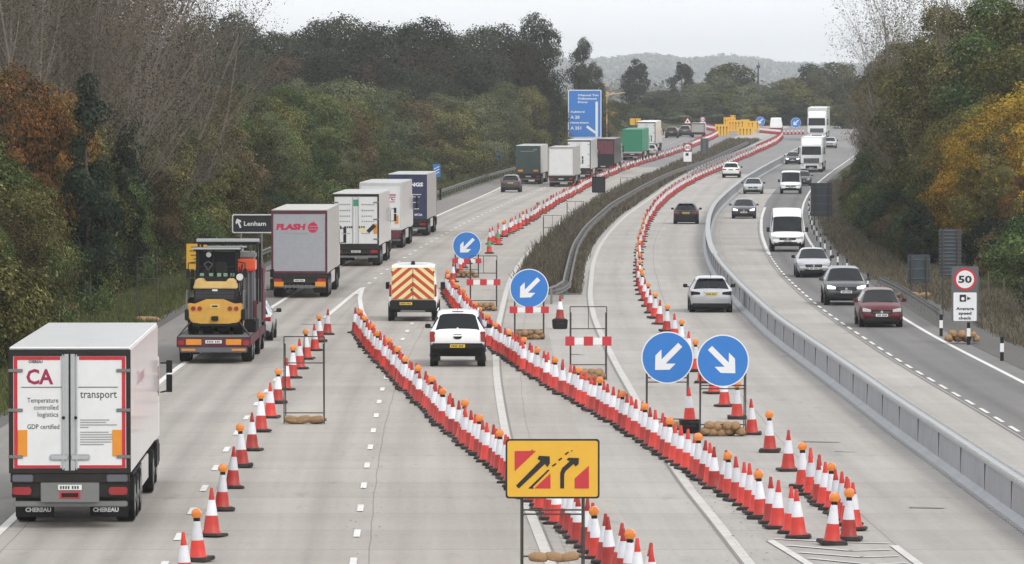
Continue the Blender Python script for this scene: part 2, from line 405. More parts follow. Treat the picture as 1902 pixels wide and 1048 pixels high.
sheet('road', EL, MID, 40, 965, 0.02, m_left, D1, nx=7)
sheet('road_right', MID, RE, 40, 965, 0.02, m_right, L4, nx=7)
sheet('hard_shoulder', lambda Y: EL(Y) + 0.1, lambda Y: L0(Y) - 0.12, 40, 900, 0.026, m_should, L0)
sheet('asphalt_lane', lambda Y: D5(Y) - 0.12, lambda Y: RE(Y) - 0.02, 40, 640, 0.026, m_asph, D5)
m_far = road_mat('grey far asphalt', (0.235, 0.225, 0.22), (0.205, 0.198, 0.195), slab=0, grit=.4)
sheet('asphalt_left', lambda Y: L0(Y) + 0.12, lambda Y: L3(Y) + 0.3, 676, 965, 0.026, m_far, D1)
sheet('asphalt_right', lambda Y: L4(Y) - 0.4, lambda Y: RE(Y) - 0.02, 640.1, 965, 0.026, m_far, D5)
sheet('asphalt_patch', lambda Y: D5(Y) - 3.4, lambda Y: D5(Y) - 0.14, 560, 640, 0.027, m_far, D5)
sheet('gravel_margin', lambda Y: RE(Y) - 0.1, lambda Y: RE(Y) + (1.7 if Y < 260 else .5), 40, 640, 0.034, m_gravel, RE)
sheet('gravel_margin', lambda Y: EL(Y) - 0.5, lambda Y: EL(Y) + 0.12, 40, 640, 0.034, m_gravel, EL)

# terrain: one sheet to the horizon
rt = random.Random(5)
def bankL(o): return 0.0 if o < 1.5 else 0.07 * (o - 1.5) if o < 16 else 1.0 + 0.01 * (o - 16)
def bankR(o): return 0.0 if o < 2.2 else 0.09 * (o - 2.2) if o < 14 else 1.06 + 0.01 * (o - 14)
def hill(X, Y):
    if Y < 1150: return 0.0
    px = X / Y * FPX + 951
    t = min(1.0, max(0.0, (Y - 4500) / 3200.0)); t = t * t * (3 - 2 * t)
    back = 1.0 - min(1.0, max(0.0, (Y - 8300) / 2000.0)) * 0.3
    top = 47 + 3 * math.sin(px * 0.011 + 0.5) + 2.0 * math.sin(px * 0.037 + 1) - 0.03 * max(0, px - 1350)
    return -2.5 * min(1, (Y - 1150) / 500) + t * top * back
def terrain():
    Ys = [-100, 0, 40] + [60 + 15 * i for i in range(73)] + [1160, 1220, 1300, 1450, 1650, 1900, 2200, 2500] + [2800 + 300 * i for i in range(27)]
    offs = [0.0, 1.5, 3.5, 7, 12, 20, 35, 60, 100, 170, 280, 420, 600, 850]
    vs = []; fs = []
    n = None
    for Y in Ys:
        Yc = min(max(Y, 40), 1100); l, r = EL(Yc), RE(Yc); row = []
        if Y > 1100: l, r = EL(1100), RE(1100)
        for o in reversed(offs): row.append((l - o, Y, zr(Y) - 0.05 + bankL(o) + hill(l - o, Y) + (0 if o < 5 else rt.uniform(-.1, .1))))
        for k in range(1, 4): X = l + (r - l) * k / 4; row.append((X, Y, zr(Y) - 0.05 + hill(X, Y)))
        for o in offs: row.append((r + o, Y, zr(Y) - 0.05 + bankR(o) + hill(r + o, Y) + (0 if o < 5 else rt.uniform(-.1, .1))))
        n = len(row); vs += row
    for i in range(len(Ys) - 1):
        for j in range(n - 1):
            k = i * n + j; fs.append((k, k + 1, k + n + 1, k + n))
    mb = MB(); mb.v = vs; mb.f = fs
    m = bpy.data.materials.new('rough grass and leaf litter'); m.use_nodes = True; nn = m.node_tree; p = nn.nodes['Principled BSDF']
    p.inputs['Roughness'].default_value = 0.95; p.inputs['Specular IOR Level'].default_value = 0.1
    tc = nn.nodes.new('ShaderNodeTexCoord'); a = nn.nodes.new('ShaderNodeTexNoise'); a.inputs['Scale'].default_value = 0.35; a.inputs['Detail'].default_value = 8; a.inputs['Roughness'].default_value = 0.7
    mp = nn.nodes.new('ShaderNodeMapping'); mp.inputs['Scale'].default_value = (1, 0.4, 1)
    nn.links.new(tc.outputs['Object'], mp.inputs[0]); nn.links.new(mp.outputs[0], a.inputs['Vector'])
    cr = nn.nodes.new('ShaderNodeValToRGB'); e = cr.color_ramp.elements
    e[0].position = 0.32; e[0].color = (0.035, 0.03, 0.02, 1); e[1].position = 0.7; e[1].color = (0.10, 0.11, 0.045, 1)
    q = e.new(0.5); q.color = (0.06, 0.062, 0.028, 1)
    nn.links.new(a.outputs['Fac'], cr.inputs[0]); nn.links.new(cr.outputs[0], p.inputs['Base Color'])
    o = mb.build('ground', m, smooth=True); o['kind'] = 'structure'
terrain()
m_soil = mat('brown reserve soil', (0.10, 0.093, 0.072), 0.95, var=0.4, scale=1.2, bump=0.5)
sheet('reserve_soil', lambda Y: L3(Y) + 0.45, lambda Y: L4(Y) - 0.4, 263, 850, 0.03, m_soil, L4)

LZ = 0.036
def strip(mb, c, Y0, Y1, w, dz=LZ, off=0.0, step=3.0):
    n = max(1, int(math.ceil((Y1 - Y0) / step))); vs = []
    for i in range(n + 1):
        Y = Y0 + (Y1 - Y0) * i / n; X = c(Y) + off; z = zr(Y) + dz
        vs += [(X - w / 2, Y, z), (X + w / 2, Y, z)]
    mb.add(vs, [(2 * i, 2 * i + 1, 2 * i + 3, 2 * i + 2) for i in range(n)])
def lines(name, fn, m='line'):
    mb = MB(); fn(mb); o = mb.build(name, M[m] if isinstance(m, str) else m); o['kind'] = 'structure'; return o
lines('shoulder_line', lambda mb: strip(mb, L0, 45, 900, 0.2))
def f(mb):
    for k in range(-9, 105):
        a = 117.3 + 7.32 * k
        if a > 880 or 200 < a < 260: continue
        strip(mb, D1, a, a + 2.0, 0.15 if a < 300 else 0.18, step=1)
lines('lane_dashes', f)
def f(mb):
    for k in range(-9, 20):
        a = 118.2 + 7.35 * k
        if a < 232: strip(mb, D2, a, a + 2.0, 0.14, step=1)
lines('lane_dashes', f)
m_edge = mat('worn pale edge line', (0.5, 0.48, 0.445), 0.7, var=0.15, scale=2, dirt=0.7, dirtc=(0.36, 0.335, 0.31))
lines('reserve_edge_line', lambda mb: strip(mb, L3, 45, 860, 0.22, off=0.0), m_edge)
lines('reserve_edge_line', lambda mb: strip(mb, L4, 45, 900, 0.22), m_edge)
m_joint = mat('dark road joint', (0.2, 0.19, 0.175), 0.9, var=.3)
lines('road_joint', lambda mb: (strip(mb, L3, 45, 258, 0.03, off=0.16), strip(mb, L4, 45, 300, 0.03, off=-0.16), strip(mb, D5, 45, 420, 0.05, off=-0.22)), m_joint)
def f(mb):
    for k in range(-9, 58):
        a = 119.0 + 4.55 * k
        if a < 330: strip(mb, D5, a, a + 2.6, 0.12, step=1)
    strip(mb, D5, 331, 470, 0.2)
lines('lane_dashes', f)
lines('edge_line', lambda mb: strip(mb, L6, 45, 800, 0.17))
# white pointed marking where the left lanes divide, laid with tape
def poly_strip(mb, pts, w, dz=0.04):
    P = [G(*p) for p in pts]
    for a, b in zip(P[:-1], P[1:]):
        d = (b - a); d.z = 0; d.normalize(); s_ = Vector((d.y, -d.x, 0)) * w / 2; z = Vector((0, 0, dz)); e = d * 0.02
        mb.add([a - s_ + z - e, a + s_ + z - e, b + s_ + z + e, b - s_ + z + e], [(0, 1, 2, 3)])
    return mb
def f(mb):
    poly_strip(mb, [(604, 592), (630, 570), (655, 549), (673, 536)], 0.2)
    poly_strip(mb, [(673, 536.3), (668, 556), (672, 580), (690, 612), (715, 640)], 0.2, 0.0405)
lines('tape_line', f)
m_edge2 = mat('worn hatching paint', (0.56, 0.54, 0.51), 0.7, var=0.15, scale=2, dirt=0.6, dirtc=(0.36, 0.335, 0.31))
# hatched nose at the bottom right
def f(mb):
    poly_strip(mb, [(1430, 1007), (1465, 1028), (1497, 1048), (1560, 1090)], 0.18)
    poly_strip(mb, [(1661, 1017), (1682, 1033), (1702, 1048), (1760, 1092)], 0.18)
    for (x0, x1, x2, y0, y1, y2) in ((1440, 1560, 1650, 1004, 1010, 1012), (1462, 1580, 1652, 1016, 1026, 1024), (1484, 1600, 1668, 1029, 1038, 1036), (1503, 1620, 1682, 1040, 1052, 1049), (1530, 1640, 1700, 1056, 1068, 1064), (1550, 1660, 1715, 1070, 1082, 1078)):
        poly_strip(mb, [(x0, y0), (x1, y1), (x2, y2)], 0.16, 0.038)
lines('hatched_marking', f, m_edge2)
# skid marks and stains: thin dark sheets
m_skid = mat('tar seam', (0.2, 0.19, 0.18), 0.9, var=0.3, scale=2)
def f(mb):
    for (a, b, y, w_) in ((1490, 1560, 823, .12), (1690, 1755, 946, .12), (880, 1000, 560, .1), (1550, 1590, 841, .06), (1060, 1085, 660, .15), (560, 650, 604, .1)):
        A, B = G(a, y), G(b, y + 1); 
        mb.add([(A.x, A.y, .034), (B.x, B.y, .034), (B.x, B.y + w_ * 1.5, .034), (A.x, A.y + w_ * 3, .034)], [(0, 1, 2, 3)])
lines('tar_seams', f, m_skid)

# ------------------------------------------------------------------ barriers
def sweep(mb, pts, prof, closed=True, caps=True):
    """pts = [(X,Y,z)], prof = [(across, up)]"""
    n = len(prof); base = []
    for i, p in enumerate(pts):
        a = Vector(pts[max(0, i - 1)]); b = Vector(pts[min(len(pts) - 1, i + 1)]); d = b - a; d.z = 0; d.normalize()
        s_ = Vector((d.y, -d.x, 0))
        for (u, v) in prof: base.append(Vector(p) + s_ * u + Vector((0, 0, v)))
    fs = []
    for i in range(len(pts) - 1):
        for k in range(n if closed else n - 1):
            k2 = (k + 1) % n
            fs.append((i * n + k, i * n + k2, (i + 1) * n + k2, (i + 1) * n + k))
    if closed and caps:
        fs += [tuple(range(n - 1, -1, -1)), tuple(range((len(pts) - 1) * n, len(pts) * n))]
    return mb.add(base, fs)
def cpts(c, Y0, Y1, step, off=0.0, z=0.0):
    n = max(2, int((Y1 - Y0) / step)); return [(c(Y0 + (Y1 - Y0) * i / n) + off, Y0 + (Y1 - Y0) * i / n, zr(Y0 + (Y1 - Y0) * i / n) + z) for i in range(n + 1)]
bt = thing('barrier_wall', 'long grey temporary barrier wall curving between the two directions of traffic on the right carriageway', 'barrier', (WR(200) + .3, 200, 0))
def rel(o, t):
    o.parent = t; o.location = -Vector(t.location); return o
mb = MB(); sweep(mb, cpts(WR, 60, 760, 3, 0.3, 0.03), [(-.13, .05), (-.10, .80), (.10, .80), (.13, .05)]); rel(mb.build('wall', M['barrier']), bt)
mb = MB(); sweep(mb, cpts(WR, 60, 760, 3, 0.3, 0.03), [(-.30, .0), (-.30, .05), (-.125, .16), (.125, .16), (.30, .05), (.30, .0)]); rel(mb.build('base_flange', M['barrier']), bt)
m_btop = mat('pale barrier cap', (0.37, 0.375, 0.375), 0.6, var=.15, dirt=.35, dirtc=(.25, .25, .24))
mb = MB(); sweep(mb, cpts(WR, 60, 760, 3, 0.3, 0.03), [(-.15, .80), (-.15, .87), (.15, .87), (.15, .80)]); rel(mb.build('cap_rail', m_btop), bt)
mb = MB(); mj = MB(); Y = 62.0
while Y < 300:
    X = WR(Y) + .3
    mb.cb((X - .13, Y, .925), (.05, .16, .05)); mb.cb((X + .13, Y + .2, .925), (.05, .16, .05)); mb.cb((X - .34, Y, .055), (.09, .2, .05))
    Y += 0.45
rel(mb.build('bolts', m_btop), bt)
Y = 64.0
while Y < 500:
    X = WR(Y) + .3; mj.box(X - .134, X + .134, Y, Y + .02, .1, .80); Y += 6
rel(mj.build('section_joints', mat('grey joint', (.16, .165, .17), .7)), bt)

WB = [(-.035, .0), (.03, .05), (.03, .09), (-.03, .13), (-.03, .18), (.03, .22), (.03, .26), (-.035, .31), (-.05, .31), (.01, .26), (.01, .22), (-.05, .18), (-.05, .13), (.01, .09), (.01, .05), (-.05, .0)]
def guard_rail(label, pts, post_step, side=0.1, double=False, m='rail'):
    """pts = line of the foot of the rail"""
    t = thing('crash_barrier', label, 'crash barrier', pts[0])
    P = [(p[0], p[1], p[2] + .42) for p in pts]
    mb = MB(); sweep(mb, P, WB)
    rel(mb.build('rail', M[m]), t)
    if double:
        mb = MB(); sweep(mb, [(p[0] + .28, p[1], p[2]) for p in P], [(-u, v) for u, v in WB]); rel(mb.build('rail', M[m]), t)
    d = 0; nxt = 0; k = 0
    ps = MB().box(-.05, .05, -.06, .06, 0, .68).mesh('post'); ps.materials.append(M['steel'])
    for a, b in zip(pts[:-1], pts[1:]):
        a, b = Vector(a), Vector(b); L = (b - a).length; s_ = 0
        while nxt <= d + L and k < 98:
            q = a + (b - a) * ((nxt - d) / L)
            place_mesh('post', ps, t, (q.x + side - pts[0][0], q.y - pts[0][1], q.z - pts[0][2])); k += 1; nxt += post_step
        d += L
    return t
q = [G(*p, .6) for p in [(1019, 541), (1034, 536), (1046, 528)]]
cr_ = Curve([(1046, 529), (1052, 500), (1063, 457), (1086, 422), (1115, 396), (1134, 379), (1200, 339), (1242, 316), (1280, 302), (1309, 292), (1336, 279), (1358, 270)], sm=1)
crp = [(v.x, v.y, 0.03) for v in q]
Yc = crp[-1][1] + 3
# the traced line is the rail's top: shift to its foot
def railfoot(Y):
    Yh = Y * CZ / (CZ - 0.65) if Y < 600 else Y * CZ / (CZ - 0.65)
    return cr_(min(Yh, 1000)) * Y / min(Yh, 1000)
gl = [(railfoot(Y), Y, zr(Y)) for Y in np.arange(Yc, 800, 5)]
guard_rail('double steel crash barrier running along the overgrown central reserve', crp + gl, 6.4, 0.12, True)
el2 = lambda Y: EL(Y) - 0.55
guard_rail('steel crash barrier along the left verge behind the lorry queue', [(el2(Y), Y, zr(Y)) for Y in np.arange(300, 760, 6)], 4.8, -0.1)
gr = [G(*p) for p in [(1744, 607), (1700, 577), (1660, 552), (1635, 540)]]
guard_rail('short steel crash barrier on the right verge ahead of the speed limit sign', [(g.x, g.y, 0.0) for g in gr], 2.4, 0.1)

# ------------------------------------------------------------------ foliage
def leafmat(name, cols, trans=0.15, rv=0.42):
    m = bpy.data.materials.new(name); m.use_nodes = True; n = m.node_tree; n.nodes.clear(); L = n.links
    out = n.nodes.new('ShaderNodeOutputMaterial'); at = n.nodes.new('ShaderNodeAttribute'); at.attribute_name = 'tint'
    cr = n.nodes.new('ShaderNodeValToRGB'); e = cr.color_ramp.elements
    e[0].position = 0.0; e[0].color = (*cols[0], 1); e[1].position = 1.0; e[1].color = (*cols[-1], 1)
    for i, c in enumerate(cols[1:-1]): q = e.new((i + 1) / (len(cols) - 1)); q.color = (*c, 1)
    L.new(at.outputs['Fac'], cr.inputs[0])
    oi = n.nodes.new('ShaderNodeObjectInfo'); hs = n.nodes.new('ShaderNodeHueSaturation')
    mr = n.nodes.new('ShaderNodeMapRange'); mr.inputs['To Min'].default_value = 1 - rv; mr.inputs['To Max'].default_value = 1 + rv; L.new(oi.outputs['Random'], mr.inputs['Value']); L.new(mr.outputs[0], hs.inputs['Value'])
    mh = n.nodes.new('ShaderNodeMapRange'); mh.inputs['To Min'].default_value = 0.515; mh.inputs['To Max'].default_value = 0.485
    ml = n.nodes.new('ShaderNodeMath'); ml.operation = 'FRACT'; mm = n.nodes.new('ShaderNodeMath'); mm.operation = 'MULTIPLY'; mm.inputs[1].default_value = 7.31
    L.new(oi.outputs['Random'], mm.inputs[0]); L.new(mm.outputs[0], ml.inputs[0]); L.new(ml.outputs[0], mh.inputs['Value']); L.new(mh.outputs[0], hs.inputs['Hue'])
    L.new(cr.outputs[0], hs.inputs['Color'])
    d = n.nodes.new('ShaderNodeBsdfDiffuse'); t = n.nodes.new('ShaderNodeBsdfTranslucent'); mx = n.nodes.new('ShaderNodeMixShader'); mx.inputs[0].default_value = trans
    L.new(hs.outputs[0], d.inputs[0]); L.new(hs.outputs[0], t.inputs[0]); L.new(d.outputs[0], mx.inputs[1]); L.new(t.outputs[0], mx.inputs[2]); L.new(mx.outputs[0], out.inputs[0])
    return m
LM = {
 'olive': leafmat('olive leaves', [(0.028, 0.029, 0.009), (0.079, 0.081, 0.027), (0.154, 0.146, 0.053), (0.269, 0.240, 0.100)]),
 'green': leafmat('dull green leaves', [(0.018, 0.030, 0.011), (0.054, 0.078, 0.027), (0.109, 0.143, 0.051), (0.192, 0.218, 0.086)]),
 'dark': leafmat('dark evergreen leaves', [(0.012, 0.02, 0.012), (0.03, 0.043, 0.028), (0.075, 0.09, 0.06)]),
 'brown': leafmat('brown turning leaves', [(0.033, 0.024, 0.011), (0.077, 0.060, 0.028), (0.143, 0.108, 0.055), (0.220, 0.167, 0.090)]),
 'rust': leafmat('rust orange leaves', [(0.03, 0.028, 0.012), (0.085, 0.06, 0.025), (0.19, 0.09, 0.03), (0.32, 0.13, 0.045)]),
 'yellow': leafmat('yellow autumn leaves', [(0.09, 0.075, 0.02), (0.30, 0.20, 0.03), (0.52, 0.33, 0.045), (0.7, 0.45, 0.09)]),
 'oak': leafmat('dark oak leaves', [(0.017, 0.022, 0.014), (0.038, 0.045, 0.028), (0.09, 0.098, 0.06)]),
 'oakbrown': leafmat('dark red brown oak leaves', [(0.03, 0.025, 0.018), (0.06, 0.045, 0.03), (0.11, 0.072, 0.045)]),
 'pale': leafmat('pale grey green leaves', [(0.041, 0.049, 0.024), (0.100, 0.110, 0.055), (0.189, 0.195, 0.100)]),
 'twigleaf': leafmat('sparse brown leaves', [(0.05, 0.042, 0.025), (0.10, 0.083, 0.052), (0.17, 0.14, 0.085)]),
 'grass': leafmat('dry weeds', [(0.05, 0.043, 0.03), (0.105, 0.092, 0.065), (0.17, 0.15, 0.108), (0.26, 0.23, 0.17)], 0.1),
 'turf': leafmat('green verge grass', [(0.04, 0.05, 0.017), (0.085, 0.1, 0.035), (0.15, 0.16, 0.065)], 0.1),
}
def cards(name, P, N, size, tint, m, aspect=1.0):
    """a mesh of small leaf shaped faces: P centres, N normals, size, tint (numpy)"""
    n = len(P); rs = np.random.RandomState(n)
    N = N / np.maximum(np.linalg.norm(N, axis=1, keepdims=True), 1e-6)
    r = rs.normal(size=(n, 3)); A = np.cross(N, r); A /= np.maximum(np.linalg.norm(A, axis=1, keepdims=True), 1e-6); B = np.cross(N, A)
    s_ = size[:, None] / 2
    V = np.empty((n, 4, 3)); V[:, 0] = P - A * s_ * aspect; V[:, 1] = P - B * s_ * 0.7; V[:, 2] = P + A * s_ * aspect; V[:, 3] = P + B * s_ * 0.7
    me = bpy.data.meshes.new(name); me.vertices.add(4 * n); me.loops.add(4 * n); me.polygons.add(n)
    me.vertices.foreach_set('co', V.reshape(-1)); me.loops.foreach_set('vertex_index', np.arange(4 * n, dtype=np.int32))
    me.polygons.foreach_set('loop_start', np.arange(0, 4 * n, 4, dtype=np.int32)); me.polygons.foreach_set('loop_total', np.full(n, 4, dtype=np.int32))
    at = me.attributes.new('tint', 'FLOAT', 'FACE'); at.data.foreach_set('value', np.clip(tint, 0, 1).astype(np.float32))
    me.update(); me.materials.append(m); return me
def crown(seed, H, Rr, zb, nc, nl, leaf, shape='egg', gap=0.0, top=0.5):
    rs = np.random.RandomState(seed); C = []; rc = []
    while len(C) < nc:
        z = rs.uniform(0, 1); 
        if shape == 'egg': w_ = math.sin(math.pi * min(1, (0.12 + z * 0.88)) ** 0.8) ** 0.6
        elif shape == 'hedge': w_ = (1 - z ** 2.2) ** 0.5
        elif shape == 'cone': w_ = (1 - z) ** 0.75 * 0.95 + 0.05
        elif shape == 'dome': w_ = math.sqrt(max(0, 1 - (z * 0.98) ** 2))
        elif shape == 'col': w_ = min(1, (1 - z) * 3.0) ** 0.5
        a = rs.uniform(0, 2 * math.pi); q = rs.uniform(0.25, 1) ** 0.5 * w_
        C.append((math.cos(a) * q * Rr * 0.78, math.sin(a) * q * Rr * 0.78, zb + z * (H - zb) * 0.9)); rc.append(Rr * rs.uniform(0.17, 0.36) * (0.65 + 0.5 * w_))
    C = np.array(C); rc = np.array(rc); ct = rs.uniform(0.1, 0.85, nc)
    k = rs.choice(nc, nl, p=(rc ** 2) / np.sum(rc ** 2))
    D = rs.normal(size=(nl, 3)); D /= np.linalg.norm(D, axis=1, keepdims=True); D[:, 2] = np.abs(D[:, 2]) * np.where(rs.rand(nl) < 0.68, 1, -1)
    rad = rc[k] * (1.0 - np.abs(rs.normal(0, 0.20, nl))); rad = np.where(rs.rand(nl) < 0.12, rc[k] * rs.uniform(1.0, 1.35, nl), rad)
    P = C[k] + D * rad[:, None] * np.array([1, 1, 0.8])
    # drop the leaves buried deep in other clumps
    keep = np.ones(nl, bool)
    for i in range(nc):
        d2 = np.sum((P - C[i]) ** 2, axis=1); keep &= ~((d2 < (0.62 * rc[i]) ** 2) & (k != i) & (rs.rand(nl) < 0.85))
    keep &= P[:, 2] > 0.05
    P = P[keep]; D = D[keep]; k = k[keep]; n = len(P)
    cc = np.array([0, 0, zb + (H - zb) * .4]); W_ = (P - cc) / np.array([Rr, Rr, (H - zb) * .6]); W_ /= np.maximum(np.linalg.norm(W_, axis=1, keepdims=True), 1e-3)
    N = D * 0.7 + W_ * 0.75 + rs.normal(size=(n, 3)) * 0.38 + np.array([0, 0, 0.12])
    return P, N, leaf * rs.uniform(0.6, 1.35, n), np.clip(ct[k] * 0.45 + rs.beta(1.1, 2.0, n) * 0.85 - .08, 0, 1), C, rc
def trunk_mb(H, r, C, rnd, zfork=0.25, lim=16, wob=0.03):
    mb = MB(); pts = [Vector((0, 0, -0.3))]; nseg = 6
    for i in range(1, nseg + 1):
        z = H * 0.85 * i / nseg; pts.append(Vector((rnd.uniform(-wob, wob) * H * i / nseg, rnd.uniform(-wob, wob) * H * i / nseg, z)))
    for i in range(nseg): mb.cyl(pts[i], pts[i + 1], r * (1 - i / nseg * 0.85), r * (1 - (i + 1) / nseg * 0.85), 7)
    idx = list(range(len(C))); rnd.shuffle(idx)
    for j in idx[:lim]:
        c = Vector(C[j]); z0 = max(H * zfork * 0.6, c.z - (c.xy.length) * 0.7 - H * .05); t = min(nseg - 0.01, max(0, z0 / (H * 0.85) * nseg)); i = int(t); b = pts[i].lerp(pts[min(i + 1, nseg)], t - i)
        mid = b.lerp(c, 0.5) + Vector((0, 0, -0.04 * H)); rr = r * 0.4 * (1 - z0 / H * 0.6)
        mb.cyl(b, mid, rr, rr * 0.6, 5); mb.cyl(mid, c, rr * 0.6, rr * 0.15, 5)
        for q in range(3):
            e = c + Vector((rnd.uniform(-1, 1), rnd.uniform(-1, 1), rnd.uniform(-.3, 1))) * 0.09 * H; mb.cyl(mid.lerp(c, .6), e, rr * .25, rr * 0.06, 4)
    return mb
def twiggy(seed, H, spread, nstem, lean=0.25):
    rnd = random.Random(seed); mb = MB(); tips = []
    def br(p, d, L, r, lev):
        n = 3 if lev < 2 else 2; q = p
        for i in range(n):
            d2 = (d + Vector((rnd.uniform(-1, 1), rnd.uniform(-1, 1), rnd.uniform(-.2, .8))) * 0.13).normalized()
            e = q + d2 * L / n; r2 = r * (1 - 0.28)
            mb.cyl(q, e, r, r2, 4 if lev < 2 else 3)
            if lev < 3:
                for k in range((3, 4, 3)[lev]):
                    a = rnd.uniform(0, 6.28); o = Vector((math.cos(a), math.sin(a), 0)) * rnd.uniform(.35, .7) + d2 * 0.9
                    br(q.lerp(e, rnd.uniform(.2, 1)), o.normalized(), L * rnd.uniform(.34, .5), r2 * .5, lev + 1)
            else: tips.append(e)
            q = e; d = d2; r = r2
        tips.append(q)
    for s_ in range(nstem):
        a = rnd.uniform(0, 6.28); l = rnd.uniform(0.05, lean)
        br(Vector((math.cos(a) * .3 * spread * .2, math.sin(a) * .3 * spread * .2, -.2)), Vector((math.cos(a) * l, math.sin(a) * l, 1)).normalized(), H * rnd.uniform(.75, 1.0), 0.10 * H / 12, 0)
    return mb, tips
TM = {}
def mk_tree(key, seed, H, Rr, zb, nc, nl, leaf, shape, m='olive', tr=0.16, zfork=.25, lim=14):
    P, N, S, T, C, rc = crown(seed, H, Rr, zb, nc, nl, leaf, shape)
    cm = cards('crown', P, N, S, T, LM[m]); tm = trunk_mb(H, tr, C, random.Random(seed), zfork, lim).mesh('trunk', True); tm.materials.append(M['bark'])
    TM[key] = (tm, cm, H)
mk_tree('bushy1', 11, 9.0, 3.4, 0.5, 30, 21000, 0.145, 'hedge')
mk_tree('bushy2', 12, 9.5, 3.1, 0.6, 32, 21000, 0.14, 'egg')
mk_tree('bushy3', 17, 8.6, 3.6, 0.5, 36, 21000, 0.14, 'hedge')
mk_tree('tall1', 13, 13.0, 3.4, 1.2, 44, 21000, 0.165, 'egg')
mk_tree('tall2', 18, 13.5, 3.2, 1.5, 46, 21000, 0.16, 'col')
mk_tree('shrub1', 14, 3.6, 2.1, 0.05, 26, 8000, 0.125, 'hedge', tr=0.06)
mk_tree('shrub2', 15, 3.2, 2.3, 0.05, 30, 8000, 0.12, 'dome', tr=0.06)
mk_tree('oak1', 21, 21.0, 7.6, 4.0, 40, 20000, 0.36, 'egg', 'oak', .5, .3, 24)
mk_tree('oak2', 22, 20.0, 8.4, 3.5, 44, 20000, 0.36, 'dome', 'oak', .55, .3, 26)
mk_tree('oak3', 23, 22.0, 6.6, 4.0, 34, 14000, 0.36, 'egg', 'oak', .5, .3, 30)
mk_tree('conifer', 31, 12.5, 2.6, 0.8, 60, 15000, 0.20, 'cone', 'dark', .2)
mk_tree('cypress', 32, 15.0, 3.9, 0.5, 60, 10000, 0.42, 'col', 'dark', .35)
mk_tree('cedar', 33, 15.0, 3.6, 1.5, 26, 7000, 0.42, 'col', 'dark', .35)
mk_tree('far1', 34, 10.0, 5.4, 0.4, 40, 8000, 0.42, 'dome', 'pale', .3)
mk_tree('far2', 35, 11.0, 4.8, 0.5, 44, 8000, 0.42, 'egg', 'pale', .3)
for key, sd_, H, ns, ln in (('bare1', 41, 14.5, 6, .28), ('bare2', 42, 13.5, 7, .4), ('bare3', 43, 12.0, 4, .2)):
    mb, tips = twiggy(sd_, H, 3, ns, ln); tm = mb.mesh('branches'); tm.materials.append(M['palebark'])
    rs = np.random.RandomState(sd_); tp = np.array([tuple(t) for t in tips]); k = rs.choice(len(tp), 15000 if key != 'bare3' else 6000)
    P = tp[k] + rs.normal(0, 0.17, (len(k), 3)); P = P[P[:, 2] > 1.5]; n = len(P)
    TM[key] = (tm, cards('leaves', P, rs.normal(size=(n, 3)), 0.105 * rs.uniform(.6, 1.3, n), rs.uniform(0, 1, n), LM['twigleaf']), H)
ORD = lambda n: '%d%s' % (n, 'th' if 10 <= n % 100 <= 20 else {1: 'st', 2: 'nd', 3: 'rd'}.get(n % 10, 'th'))
trees = []
def tree(key, X, Y, h, leafm, group, name='tree', z=None, sx=1.0):
    tm, cm, H = TM[key]; s_ = h / H
    t = thing(name, None, None, (X, Y, (zr(Y) if z is None else z)), rt.uniform(0, 6.28))
    t.scale = (s_ * sx, s_ * sx, s_)
    a = place_mesh('branches' if key.startswith('bare') else 'trunk', tm, t); c = place_mesh('crown' if not key.startswith('bare') else 'leaves', cm, t)
    if leafm:
        c.material_slots[0].link = 'OBJECT'; c.material_slots[0].material = LM[leafm]
    trees.append((t, key, leafm, group, X, Y, name)); return t
def inframe(X, Y, m=130): px = X / Y * FPX + 951; return -m < px < IW + m
LW = {'olive': 'olive', 'green': 'dull green', 'dark': 'dark evergreen', 'brown': 'brown', 'rust': 'rust-orange', 'yellow': 'golden yellow', 'oak': 'dark green', 'oakbrown': 'red-brown', 'pale': 'grey-green', 'twigleaf': 'pale brown', None: 'dark green'}
def pick(lst): return lst[rt.randrange(len(lst))]
# left belt
Y = 150.0
while Y < 905:
    X = EL(Y) - rt.uniform(3.0, 4.4) - (1.8 if 205 < Y < 300 else 2.6 if Y > 520 else 0)
    if inframe(X, Y): tree(pick(['shrub1', 'shrub2']), X, Y, rt.uniform(2.2, 4.0), pick(['olive', 'brown', 'olive', 'green', 'green', 'dark']), 'shrubs at the foot of the left tree belt', 'shrub', zr(Y) + .1)
    Y += 3.0 if Y < 330 else 5.0 if Y < 500 else 7.5
Y = 158.0
while Y < 925:
    X = EL(Y) - rt.uniform(7.0, 9.5) - (3.0 if Y > 520 else 0)
    h = rt.uniform(8.4, 10.4) if Y < 300 else rt.uniform(8.0, 10.2) if Y < 520 else rt.uniform(7.0, 8.6) if Y < 640 else rt.uniform(5.5, 7.2)
    mm = pick(['olive', 'olive', 'green', 'brown'] if Y < 235 else ['olive', 'brown', 'olive', 'green', 'dark']) if Y < 330 else pick(['green', 'olive', 'olive', 'brown', 'green', 'pale', 'pale', 'olive'])
    if inframe(X, Y): tree(pick(['bushy1', 'bushy2', 'bushy3']), X, Y, h, mm, 'trees in the left belt', z=zr(Y) + .4)
    Y += 4.4 if Y < 330 else 6.0 if Y < 520 else 9
Y = 185.0
